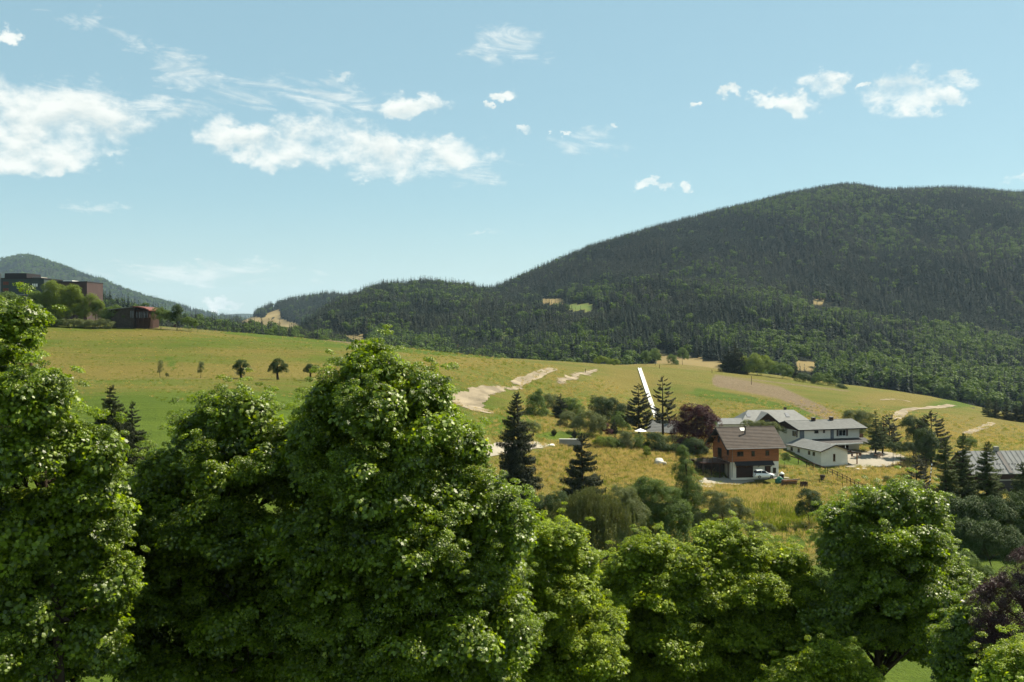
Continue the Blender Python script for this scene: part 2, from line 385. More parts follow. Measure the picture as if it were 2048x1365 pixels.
def drape_strip(name, pix, w, mat, dz=.10, **kw):
    pts = [hit(*p) for p in pix]; d = np.r_[0, np.cumsum([(pts[i+1]-pts[i]).length for i in range(len(pts)-1)])]
    q = np.arange(0, d[-1], .7); x = np.interp(q, d, [p.x for p in pts]); y = np.interp(q, d, [p.y for p in pts])
    for _ in range(3): x[1:-1] = (x[:-2]+x[1:-1]*2+x[2:])/4; y[1:-1] = (y[:-2]+y[1:-1]*2+y[2:])/4
    tx, ty = np.gradient(x), np.gradient(y); L = np.hypot(tx, ty); tx /= L; ty /= L
    wid = w*(.5+.35*(fbm(q, q*0, 6, 3, 3)-.5)); taper = np.clip(np.minimum(q, d[-1]-q)/3, .15, 1); wid = wid*taper
    k = 5; V = []
    for j in range(k):
        o = (j/(k-1)*2-1)*wid; xx = x-ty*o; yy = y+tx*o; V.append(np.c_[xx, yy, gz(xx, yy)+dz])
    V = np.stack(V, 1).reshape(-1, 3); n = len(q)
    i = (np.arange(n-1)[:, None]*k+np.arange(k-1)[None]).ravel(); f = np.c_[i, i+1, i+k+1, i+k]
    return link(name, mesh_np(name, V, f, mat, True), kind='structure', **kw)
M_gravel = plain('pale gravel', (.40, .335, .235), .95, var=.48, scale=.22, bump=.6, bscale=3, spec=.1)
M_conc = plain('pale driveway', (.40, .365, .295), .9, var=.12, scale=.4, bump=.2, bscale=8, spec=.1)
drape_poly('gravel_path', [(903,793),(930,781),(1000,776),(1052,772),(1042,779),(1000,786),(975,794),(962,805),(968,818),(988,829),(950,824),(920,813),(906,803)], M_gravel)
drape_poly('gravel_path', [(1107,766),(1140,750),(1175,740),(1195,739),(1182,748),(1150,758),(1120,768)], M_gravel)
drape_strip('dirt_path', [(1028,769),(1050,759),(1062,757),(1082,746),(1112,738)], 3.4, M_gravel)
drape_strip('dirt_path', [(893,784),(903,779),(912,776)], 3.0, M_gravel)
drape_strip('dirt_path', [(1790,840),(1805,824),(1832,818),(1880,815),(1908,811)], 3.2, M_gravel)
drape_strip('dirt_path', [(1928,869),(1962,857),(1986,846)], 2.4, M_gravel)
drape_strip('dirt_path', [(1760,801),(1790,799),(1825,806)], 1.6, M_gravel)
drape_poly('driveway', [(1392,964),(1440,956),(1465,954),(1562,950),(1566,960),(1500,968),(1440,972),(1400,977),(1386,971)], M_conc)
drape_poly('gravel_terrace', [(1690,900),(1740,903),(1790,907),(1807,915),(1800,925),(1770,932),(1735,938),(1698,937)], M_conc)
drape_strip('road', [(560,900),(700,905),(850,915),(940,911),(985,902),(1040,893),(1092,888)], 3.6, M_conc)

# ------------------------------------------------------------------ hills
def hill(name, crest, base, Yb, Yc, relief, rows=44, cols=140, seed=0, label=''):
    """ruled from a foot line to a crest line, rounded at the top, with gullies and spurs; returns a sampler"""
    px = np.linspace(crest[0][0], crest[-1][0], cols)
    pc = np.interp(px, [c[0] for c in crest], [c[1] for c in crest]); pb = np.interp(px, [c[0] for c in base], [c[1] for c in base])
    yb = np.interp(px, [c[0] for c in Yb], [c[1] for c in Yb]); yc = np.interp(px, [c[0] for c in Yc], [c[1] for c in Yc])
    ker = np.array([1, 4, 6, 4, 1])/16
    for _ in range(2): pc[2:-2] = np.convolve(pc, ker, 'valid')
    t = np.r_[np.linspace(0, 1, rows), np.linspace(1.05, 1.5, 8)][:, None]; tc = np.clip(t, 0, 1)
    Y = yb+(yc-yb)*t; a = ((HZ-pb)+((HZ-pc)-(HZ-pb))*np.sin(tc*math.pi/2)**1.12)/F
    X = (px-1024)/F*(yb+(yc-yb)*tc); X = X+(t-tc)*(yc-yb)*((px-1024)/F)
    Z = CZ+a*np.where(t > 1, yc, Y)
    over = np.clip(t-1, 0, 1); Z = Z-over**1.4*(yc-yb)*.9
    amp = relief*np.clip(np.sin(np.clip(t, 0, 1)*math.pi), 0, 1)**.7
    Z = Z+((fbm(X, Y, relief*14, 4, seed)-.5)*2.4+(.5-np.abs(fbm(X*1.4, Y*.8, relief*9, 3, seed+3)-.5)*4)*.55)*amp
    v = np.stack([X, Y, Z], -1); nr, nc = X.shape
    i = (np.arange(nr-1)[:, None]*nc+np.arange(nc-1)[None]).ravel(); f = np.c_[i, i+1, i+nc+1, i+nc]
    return name, v, f, label
def hill_link(h, clear, mat):
    name, v, f, label = h; V = v.reshape(-1, 3); px, py = proj(V); c = np.zeros(len(V))
    for poly, g in clear: c = np.where(inside(poly, px, py), 1+g, c)
    me = mesh_np(name, V, f, mat, True, {'clear': ('POINT', np.minimum(c, 1)), 'green': ('POINT', np.maximum(c-1, 0))})
    return link(name, me, kind='structure', label=label)
def hill_trees(h, density, clear, grow, seed=3):
    """random tree positions with even density over a hill, none in the clearings"""
    v = h[1]; a, b, c, d = v[:-1, :-1], v[:-1, 1:], v[1:, 1:], v[1:, :-1]
    area = np.linalg.norm(np.cross(b-a, d-a), axis=-1).ravel(); r = np.random.default_rng(seed)
    n = r.poisson(area*density); q = np.repeat(np.arange(len(area)), n); A, B, Cc, D = (z.reshape(-1, 3)[q] for z in (a, b, c, d))
    u, w = r.random((2, len(q), 1)); p = (A*(1-u)+B*u)*(1-w)+(D*(1-u)+Cc*u)*w
    px, py = proj(p); keep = np.ones(len(p), bool)
    for poly, g in clear:
        k = grow/p[:, 1]*F
        for s_ in (0, .5, 1.0): keep &= ~inside(poly, px, py-k*s_)
    return p[keep]
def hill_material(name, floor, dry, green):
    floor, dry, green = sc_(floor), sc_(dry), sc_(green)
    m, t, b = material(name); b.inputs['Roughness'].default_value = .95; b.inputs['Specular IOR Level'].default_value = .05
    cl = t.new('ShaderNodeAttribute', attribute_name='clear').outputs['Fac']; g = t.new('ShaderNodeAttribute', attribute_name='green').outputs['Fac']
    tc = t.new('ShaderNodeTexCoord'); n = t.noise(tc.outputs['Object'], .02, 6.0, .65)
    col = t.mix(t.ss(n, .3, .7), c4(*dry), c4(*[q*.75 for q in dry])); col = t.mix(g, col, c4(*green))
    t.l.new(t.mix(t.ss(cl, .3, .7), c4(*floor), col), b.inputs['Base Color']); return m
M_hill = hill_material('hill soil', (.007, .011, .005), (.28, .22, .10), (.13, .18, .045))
M_hillfar = hill_material('far hill woodland', (.026, .036, .014), (.26, .22, .12), (.11, .15, .05))

CL_main = [([(1083,598),(1127,598),(1132,609),(1083,609)], 0), ([(1128,611),(1172,607),(1188,612),(1185,621),(1140,621)], 1), ([(1618,598),(1672,606),(1668,615),(1630,611)], 0),
           ([(1310,700),(1350,712),(1440,722),(1450,750),(1310,752)], 0), ([(1590,718),(1640,728),(1630,740),(1590,735)], 0)]
CL_b = [([(905,683),(960,690),(1010,684),(1068,676),(1076,700),(1000,708),(905,700)], 0), ([(655,674),(700,670),(738,674),(742,690),(660,690)], 0), ([(1005,664),(1016,664),(1012,690),(1002,690)], 1)]
CL_a = [([(476,642),(500,634),(560,636),(612,655),(606,668),(585,674),(540,656)], 0), ([(530,628),(560,618),(562,634),(535,636)], 0)]
CL_far = [([(385,640),(430,644),(425,652),(390,650)], 1)]
H_main = hill('mountain', [(860,640),(930,596),(985,588),(1050,562),(1200,503),(1300,470),(1400,443),(1500,417),(1600,395),(1690,380),(1725,380),(1760,390),(1830,388),(1900,388),(1960,392),(2048,396),(2200,405),(2420,440)],
              [(860,760),(1100,752),(1300,748),(1450,756),(1700,780),(1850,800),(2048,836),(2420,860)], [(860,640),(1300,620),(1700,600),(2048,560),(2420,560)],
              [(860,1500),(1050,1750),(1400,2000),(1700,2150),(2420,2000)], 27, rows=60, cols=200, seed=2, label='broad wooded mountain filling the view to the side of the valley')
H_b = hill('hill', [(590,690),(640,640),(690,608),(730,590),(770,576),(850,574),(930,582),(1000,596),(1080,625),(1180,690)], [(590,720),(750,735),(900,750),(1180,760)], [(590,700),(1180,640)],
           [(590,1100),(700,1500),(930,1600),(1180,1200)], 12, rows=36, cols=90, seed=5, label='dark wooded hill in front of the mountain')
H_a = hill('hill', [(380,668),(440,660),(490,640),(540,618),(580,606),(620,600),(660,596),(700,602),(760,600),(850,640)], [(380,690),(850,700)], [(380,1500),(850,1600)], [(380,2100),(560,2500),(850,2600)], 14, rows=34, cols=80, seed=8,
           label='hazy wooded hill with a pale hay meadow at the valley end')
H_c = hill('hill', [(-60,590),(60,596),(170,600),(240,616),(300,634),(400,652),(450,662),(500,662),(560,672),(640,688),(720,705),(800,735)], [(-60,720),(300,705),(800,750)], [(-60,520),(300,560),(800,640)],
           [(-60,760),(300,760),(800,800)], 5, rows=20, cols=80, seed=11, label='low wooded rise just behind the meadow crest')
H_far = hill('mountain', [(-420,610),(-250,570),(-100,535),(0,523),(50,513),(100,528),(200,568),(300,603),(400,626),(470,638),(560,650)], [(-420,670),(560,664)], [(-420,3000),(560,3300)], [(-420,4600),(200,4400),(560,4600)], 40, rows=60, cols=160, seed=14,
             label='distant blue wooded mountain behind the dark building')
H_ridge = hill('ridge', [(250,660),(360,634),(430,632),(480,627),(540,630),(620,640),(720,660)], [(250,668),(720,668)], [(250,6000),(720,6000)], [(250,8000),(720,8000)], 40, rows=20, cols=60, seed=17, label='farthest pale ridge closing the valley')
for h, cl, mt in ((H_main, CL_main, M_hill), (H_b, CL_b, M_hill), (H_a, CL_a, M_hill), (H_c, [], M_hill), (H_far, CL_far, M_hillfar), (H_ridge, [], M_hillfar)): hill_link(h, cl, mt)

# ------------------------------------------------------------------ foliage machinery
def quads_mesh(name, c, n, up, w, l, v, mat, fold=.0):
    """leaf-like diamonds: centre c, normal n, long axis up; two triangles folded along the midrib"""
    n = n/np.linalg.norm(n, axis=1, keepdims=True); s = np.cross(up, n); s /= np.linalg.norm(s, axis=1, keepdims=True)+1e-9; u = np.cross(n, s)
    w = np.asarray(w).reshape(-1, 1)*np.ones((len(c), 1)); l = np.asarray(l).reshape(-1, 1)*np.ones((len(c), 1))
    a = c-u*l*.5; b = c+s*w*.5+n*w*fold-u*l*.05; d = c-s*w*.5+n*w*fold-u*l*.05; e = c+u*l*.5
    V = np.stack([a, b, e, d], 1).reshape(-1, 3); i = np.arange(len(c))*4
    f = np.r_[np.c_[i, i+1, i+2], np.c_[i, i+2, i+3]]
    return mesh_np(name, V, f, mat, False, {'v': ('FACE', np.r_[v, v])})
def unit(n, r=None):
    p = (r or rng).normal(size=(n, 3)); return p/np.linalg.norm(p, axis=1, keepdims=True)
def gn_group(name, protos):
    ng = bpy.data.node_groups.new(name, 'GeometryNodeTree')
    ng.interface.new_socket('Geometry', in_out='INPUT', socket_type='NodeSocketGeometry'); ng.interface.new_socket('Geometry', in_out='OUTPUT', socket_type='NodeSocketGeometry')
    N = ng.nodes; L = ng.links; gi = N.new('NodeGroupInput'); go = N.new('NodeGroupOutput'); ip = N.new('GeometryNodeInstanceOnPoints'); jn = N.new('GeometryNodeJoinGeometry')
    for o in protos[::-1]:
        oi = N.new('GeometryNodeObjectInfo'); oi.inputs['Object'].default_value = o; oi.inputs['As Instance'].default_value = True; L.new(oi.outputs['Geometry'], jn.inputs[0])
    def att(nm, typ):
        a = N.new('GeometryNodeInputNamedAttribute'); a.data_type = typ; a.inputs['Name'].default_value = nm; return a.outputs[0]
    e = N.new('FunctionNodeEulerToRotation'); L.new(att('rot', 'FLOAT_VECTOR'), e.inputs[0])
    L.new(gi.outputs[0], ip.inputs['Points']); L.new(jn.outputs[0], ip.inputs['Instance']); ip.inputs['Pick Instance'].default_value = True
    L.new(att('idx', 'INT'), ip.inputs['Instance Index']); L.new(e.outputs[0], ip.inputs['Rotation']); L.new(att('scl', 'FLOAT_VECTOR'), ip.inputs['Scale'])
    L.new(ip.outputs[0], go.inputs[0]); return ng
def proto(me):
    return bpy.data.objects.new(me.name+'_source', me)
def scatter(name, pts, rot, scl, idx, ng, parent=None, **kw):
    pts = np.asarray(pts, np.float32); n = len(pts); me = bpy.data.meshes.new(name); me.vertices.add(n); me.vertices.foreach_set('co', pts.ravel())
    scl = np.asarray(scl, np.float32)
    if scl.ndim == 1: scl = np.repeat(scl[:, None], 3, 1)
    a = me.attributes.new('rot', 'FLOAT_VECTOR', 'POINT'); a.data.foreach_set('vector', np.asarray(rot, np.float32).ravel())
    a = me.attributes.new('scl', 'FLOAT_VECTOR', 'POINT'); a.data.foreach_set('vector', scl.ravel())
    a = me.attributes.new('idx', 'INT', 'POINT'); a.data.foreach_set('value', np.asarray(idx, np.int32))
    o = link(name, me, parent, **kw); md = o.modifiers.new('leaves', 'NODES'); md.node_group = ng
    return o
def euler_to(z, spin):
    """XYZ euler angles that turn +Z to z, spun about it"""
    z = z/np.linalg.norm(z, axis=1, keepdims=True); ref = np.where(np.abs(z[:, 2:3]) > .98, [[1., 0, 0]], [[0, 0, 1.]])
    x = np.cross(ref, z); x /= np.linalg.norm(x, axis=1, keepdims=True); y = np.cross(z, x)
    cs, sn = np.cos(spin)[:, None], np.sin(spin)[:, None]; x2 = x*cs+y*sn; y2 = np.cross(z, x2)
    m = np.stack([x2, y2, z], -1); sy = np.hypot(m[:, 0, 0], m[:, 1, 0])
    return np.c_[np.arctan2(m[:, 2, 1], m[:, 2, 2]), np.arctan2(-m[:, 2, 0], sy), np.arctan2(m[:, 1, 0], m[:, 0, 0])]

# far trees: whole trees one metre tall, scaled when placed
def far_conifer(seed, mat):
    r = np.random.default_rng(seed); c = []; n = []; u = []; w = []; l = []
    for k in range(13):
        h = .04+.93*k/12; rad = .21*(1-h)**.85+.012
        for j in range(8):
            a = r.random()*6.283; rr = rad*r.uniform(.7, 1.15); d = np.array([math.cos(a), math.sin(a), -.45]); d /= np.linalg.norm(d)
            c.append(np.array([0, 0, h])+d*rr*.5); u.append(d); n.append(np.array([math.cos(a)*.5, math.sin(a)*.5, .9])+r.normal(size=3)*.25); w.append(rr*.62); l.append(rr*1.25)
    for q in (np.array([1., .2, 0]), np.array([.1, 1., 0])): c.append(np.array([0, 0, .49])); u.append(np.array([0, 0, 1.])); n.append(q); w.append(.010); l.append(.98)
    c.append(np.array([0, 0, .945])); u.append(np.array([0, 0, 1.])); n.append(np.array([1., .2, 0])); w.append(.02); l.append(.1)
    c.append(np.array([0, 0, .945])); u.append(np.array([0, 0, 1.])); n.append(np.array([.1, 1, 0])); w.append(.02); l.append(.1)
    return quads_mesh('conifer', np.array(c), np.array(n), np.array(u), np.array(w), np.array(l), r.random(len(c)), mat, -.12)
def far_broadleaf(seed, mat, n=330):
    r = np.random.default_rng(seed); lob = [(np.array([0, 0, .60]), .30)]
    for k in range(8):
        a = r.random()*6.283; lob.append((np.array([math.cos(a)*.20, math.sin(a)*.20, r.uniform(.36, .82)]), r.uniform(.13, .2)))
    which = r.integers(0, len(lob), n); d = unit(n, r); d[:, 2] = np.abs(d[:, 2])*1.1-.25*r.random(n); d /= np.linalg.norm(d, axis=1, keepdims=True)
    c = np.array([lob[i][0] for i in which])+d*np.array([[lob[i][1]] for i in which])*r.uniform(.75, 1.05, (n, 1))
    nn = d+r.normal(size=(n, 3))*.35+[0, 0, .3]; c[0] = c[1] = (0, 0, .3); nn[0] = (1, .1, 0); nn[1] = (.1, 1, 0); uu = unit(n, r); uu[:2] = (0, 0, 1); ll = r.uniform(.07, .13, n); ll[:2] = .62
    return quads_mesh('broadleaf', c, nn, uu, np.where(ll > .5, .04, r.uniform(.06, .11, n)), ll, r.random(n), mat, .1)
M_fcon = leaf_mat('far conifer needles', (.007, .018, .011), (.026, .048, .023), trans=.0, gloss=False, rough=.8)
M_fpine = leaf_mat('far pine needles', (.016, .026, .014), (.044, .056, .026), trans=.0, gloss=False, rough=.8)
M_fbro = leaf_mat('far broad leaves', (.032, .075, .014), (.145, .225, .036), trans=.3, gloss=False, rough=.7)
con_me = [far_conifer(s, M_fcon) for s in (1, 2)]+[far_conifer(3, M_fpine)]; bro_me = [far_broadleaf(s, M_fbro) for s in (4, 5, 6)]
far_ng = gn_group('far trees', [proto(m) for m in con_me+bro_me])
def plant_forest(h, density, clear, hmin, hmax, bias, name, label, seed, near=0, thr=.575):
    p = hill_trees(h, density, clear, (hmin+hmax)*.42, seed); r = np.random.default_rng(seed+50)
    # woods alternate: broadleaf in the damp gullies and low down, conifers elsewhere
    b = fbm(p[:, 0], p[:, 1], 170, 3, seed)*.70+fbm(p[:, 0], p[:, 1], 45, 2, seed+5)*.30+bias(p)+r.normal(size=len(p))*.17
    bl = b > thr; H = r.uniform(hmin, hmax, len(p))*(.8+.4*fbm(p[:, 0], p[:, 1], 60, 2, seed+9)); H = np.where(bl, H*.86, H*1.22)
    idx = np.where(bl, 3+r.integers(0, 3, len(p)), np.where(fbm(p[:, 0], p[:, 1], 120, 2, seed+21) > .55, 2, r.integers(0, 2, len(p))))
    wd = r.uniform(.85, 1.25, len(p))*np.where(bl, 1.10, 1.12); S = np.c_[H*wd, H*wd, H]; rot = np.c_[r.normal(size=len(p))*.03, r.normal(size=len(p))*.03, r.random(len(p))*6.283]
    p[:, 2] -= .02*H
    if near:
        px, py = proj(p); vis = np.where((px > 20) & (px < 2030), p[:, 1], 1e9)
        o = np.argsort(vis); pick = []
        for kind_, lab, cat in ((False, 'dark pointed conifer among the front trees at the foot of the wooded mountain', 'conifer'), (True, 'round green broadleaf tree among the front trees at the foot of the wooded mountain', 'broadleaf tree')):
            sel = [i for i in o if bl[i] == kind_][:near]; pick += sel
            for i in sel:
                t = link('conifer_tree' if not kind_ else 'broadleaf_tree', (con_me+bro_me)[idx[i]], label=lab, cat=cat, group=cat+'s along the forest edge')
                t.location = p[i]; t.rotation_euler = rot[i]; t.scale = S[i]
        k = np.ones(len(p), bool); k[pick] = False; p, rot, S, idx = p[k], rot[k], S[k], idx[k]
    scatter(name, p, rot, S, idx, far_ng, label=label, kind='stuff'); return len(p)
nf = plant_forest(H_main, 1/27, CL_main, 6, 14, lambda p: np.clip((900-p[:, 1])/2500, -.10, .11)+.03, 'forest', 'mixed forest covering the broad mountain', 21, near=140, thr=.655)
nf += plant_forest(H_b, 1/34, CL_b, 7, 15, lambda p: np.clip((1000-p[:, 1])/1500, -.12, .10), 'forest', 'forest covering the dark hill below the mountain', 22, thr=.62)
nf += plant_forest(H_a, 1/70, CL_a, 10, 18, lambda p: -.10+0*p[:, 0], 'forest', 'conifer forest on the hazy hill with the hay meadow', 23)
nf += plant_forest(H_c, 1/40, [], 7, 12, lambda p: -.03+0*p[:, 0], 'forest', 'dark wood just behind the meadow crest', 24)
nf += plant_forest(H_far, 1/260, CL_far, 14, 22, lambda p: .0+0*p[:, 0], 'forest', 'woodland on the distant blue mountain', 25)
print('forest trees', nf)
# ------------------------------------------------------------------ near foliage: leaf clumps and conifer fronds
_half = [(0.0, 0.0), (.22, -.06), (.50, .16), (.33, .30), (.56, .62), (.24, .60), (0.0, 1.0)]
_MAPLE = np.array(_half+[(-x, y) for x, y in _half[-2:0:-1]])
def clump_mesh(name, seed, n, size, mat, maple, flat=.72, droop=.25, open_=.45):
    """a dome of single leaves about one unit across, the way leaves sit at the end of a bough"""
    r = np.random.default_rng(seed); d = unit(n, r); d[:, 2] = d[:, 2]*.85+.25; d /= np.linalg.norm(d, axis=1, keepdims=True)
    lump = .72+.5*vnoise(d[:, 0]*2+seed, d[:, 1]*2+d[:, 2]*2, .8, seed); rad = lump*r.uniform(.62, 1.03, n)
    c = d*rad[:, None]*[1, 1, flat]
    nn = d*.55+np.array([0, 0, .62])+r.normal(size=(n, 3))*open_; nn /= np.linalg.norm(nn, axis=1, keepdims=True)
    u = d+r.normal(size=(n, 3))*.5-[0, 0, droop]; u -= nn*(u*nn).sum(1, keepdims=True); u /= np.linalg.norm(u, axis=1, keepdims=True); s = np.cross(u, nn)
    sz = size*r.uniform(.65, 1.25, n); v = r.random(n)
    if not maple: return quads_mesh(name, c, nn, u, sz*.62, sz, v, mat, .1)
    k = len(_MAPLE); pts = np.r_[[[0, .38]], _MAPLE]; ox, oy = pts[:, 0], pts[:, 1]-.4; oz = -.45*ox**2-.28*np.maximum(oy, 0)**2+.06*np.abs(ox)
    V = c[:, None]+sz[:, None, None]*(s[:, None]*ox[None, :, None]+u[:, None]*oy[None, :, None]+nn[:, None]*oz[None, :, None])
    tri = np.array([(0, 1+i, 1+(i+1) % k) for i in range(k)]); f = (tri[None]+(np.arange(n)*(k+1))[:, None, None]).reshape(-1, 3)
    return mesh_np(name, V.reshape(-1, 3), f, mat, False, {'v': ('FACE', np.repeat(v, k))})
def strand_mesh(name, seed, mat, n=150):
    """weeping twigs: strings of narrow hanging leaves"""
    r = np.random.default_rng(seed); c = []; 
    for k in range(12):
        o = r.normal(size=2)*.32; L = r.uniform(.9, 2.0); m = 22
        for j in range(m):
            t = j/m; c.append((o[0]*(1+.3*t)+r.normal()*.05, o[1]*(1+.3*t)+r.normal()*.05, .35-t*L+.2*(1-t)))
    c = np.array(c); n = len(c); u = np.c_[r.normal(size=(n, 2))*.45, -np.ones(n)]
    return quads_mesh(name, c, unit(n, r)*[1, 1, .4]+[0, 0, .15], u, r.uniform(.05, .09, n), r.uniform(.16, .28, n), r.random(n), mat, .1)
def frond_mesh(name, seed, mat, hang=.5, bare=.12, width=.42, up=0.0):
    """one conifer bough along +X, side twigs set with short needle blades, weeping under it"""
    r = np.random.default_rng(seed); c = []; u = []; n = []; w = []; l = []
    def axis(t): return np.array([t, 0, -.10*math.sin(t*2.6)+.10*t*t+up*t*t])
    for k in range(26):
        t = bare+(1-bare)*k/25
        for s in (-1, 1):
            L = width*(1-.72*t)*r.uniform(.6, 1.15)*min(1, .35+t*2.2); a = R(r.uniform(38, 62)); d = np.array([math.cos(a), s*math.sin(a), -hang*r.uniform(.1, .8)]); d /= np.linalg.norm(d)
            for q in range(3):
                c.append(axis(t)+d*L*(q+.5)/3+[0, 0, -.12*hang*(q/3)**2]); u.append(d+r.normal(size=3)*.18); n.append(np.array([0, 0, 1.])+r.normal(size=3)*.5); w.append(.045); l.append(L/3*1.5)
        for h in range(2):
            c.append(axis(t)+[0, r.normal()*.04, -.06-.10*hang]); u.append(np.array([.3, r.normal()*.3, -1.0])); n.append(np.array([r.normal(), r.normal(), .2])); w.append(.04); l.append(.16+.18*hang*r.random())
    c.append(axis(.5)); u.append(np.array([1., 0, 0])); n.append(np.array([0, 0, 1.])); w.append(.02); l.append(1.0)
    return quads_mesh(name, np.array(c), np.array(n), np.array(u), np.array(w), np.array(l), r.random(len(c)), mat, -.15)

M_maple = leaf_mat('maple leaves', (.020, .050, .003), (.300, .440, .016), (.54, .60, .05), trans=.42, tcol=(1.95, 1.9, .3), rough=.46, spec=.55)
M_maple2 = leaf_mat('young maple leaves', (.042, .085, .005), (.410, .560, .024), (.60, .66, .06), trans=.42, tcol=(1.9, 1.75, .3), rough=.52, spec=.34)
M_ash = leaf_mat('green shrub leaves', (0.0811, 0.1390, 0.0309), (0.1695, 0.2505, 0.0578), None, trans=.28, rough=.65, spec=.15)
M_olive = leaf_mat('grey green leaves', (0.1163, 0.1488, 0.0614), (0.2181, 0.2502, 0.1003), None, trans=.25, rough=.7, spec=.15)
M_lime = leaf_mat('lime green leaves', (0.1374, 0.2023, 0.0318), (0.2456, 0.3179, 0.0578), None, trans=.35, rough=.65, spec=.15)
M_deep = leaf_mat('deep green leaves', (0.0370, 0.0707, 0.0203), (0.0806, 0.1309, 0.0336), None, trans=.20, rough=.6, spec=.15)
M_plum = leaf_mat('purple plum leaves', (.034, .009, .012), (.105, .026, .032), None, trans=.3, tcol=(1.8, .7, .7), rough=.55, spec=.2)
M_plum2 = leaf_mat('brownish plum leaves', (.024, .010, .012), (.080, .034, .036), None, trans=.25, tcol=(1.8, .8, .8), rough=.42, spec=.5)
M_willow = leaf_mat('willow leaves', (0.0899, 0.1117, 0.0403), (0.1706, 0.1892, 0.0743), None, trans=.25, rough=.7, spec=.15)
M_spruce = leaf_mat('spruce needles', (0.0266, 0.0380, 0.0171), (0.0684, 0.0836, 0.0342), None, trans=.0, rough=.7, gloss=False)
M_pine = leaf_mat('pine needles', (0.0396, 0.0468, 0.0234), (0.0936, 0.1008, 0.0468), None, trans=.0, rough=.7, gloss=False)
M_larch = leaf_mat('light conifer needles', (0.0768, 0.1056, 0.0352), (0.1360, 0.1760, 0.0576), None, trans=.1, rough=.7, gloss=False)
M_bark = plain('bark', (.085, .062, .045), .95, var=.45, scale=3, bump=.8, bscale=14, spec=.1, stretch=(1, 1, .25))
def clump_set(name, mat, n, size, maple=False, **kw):
    return gn_group(name, [proto(clump_mesh(name.replace(' ', '_'), 100+i*7+len(name), n, size, mat, maple, **kw)) for i in range(4)])
NG = {'maple': clump_set('maple clumps', M_maple, 175, .195, True, open_=.40, flat=.5), 'maple2': clump_set('young maple clumps', M_maple2, 175, .195, True, open_=.40, flat=.5),
      'ash': clump_set('ash clumps', M_ash, 240, .20), 'olive': clump_set('olive clumps', M_olive, 260, .18), 'lime': clump_set('lime clumps', M_lime, 240, .20),
      'deep': clump_set('deep clumps', M_deep, 240, .20), 'plum': clump_set('plum clumps', M_plum, 230, .20), 'plumnear': clump_set('plum near clumps', M_plum2, 260, .17, open_=.7),
      'poplar': clump_set('poplar clumps', M_larch, 260, .17, open_=.7)}
NG['willow'] = gn_group('willow strands', [proto(strand_mesh('willow_strands', 60+i, M_willow)) for i in range(3)])
NG['spruce'] = gn_group('spruce fronds', [proto(frond_mesh('spruce_frond', 70+i, M_spruce, .9)) for i in range(4)])
NG['pine'] = gn_group('pine fronds', [proto(frond_mesh('pine_frond', 75+i, M_pine, .25, .35, .5, .12)) for i in range(4)])
NG['larch'] = gn_group('larch fronds', [proto(frond_mesh('larch_frond', 80+i, M_larch, .5, .10, .45)) for i in range(4)])
NVAR = {k: (3 if k == 'willow' else 4) for k in NG}

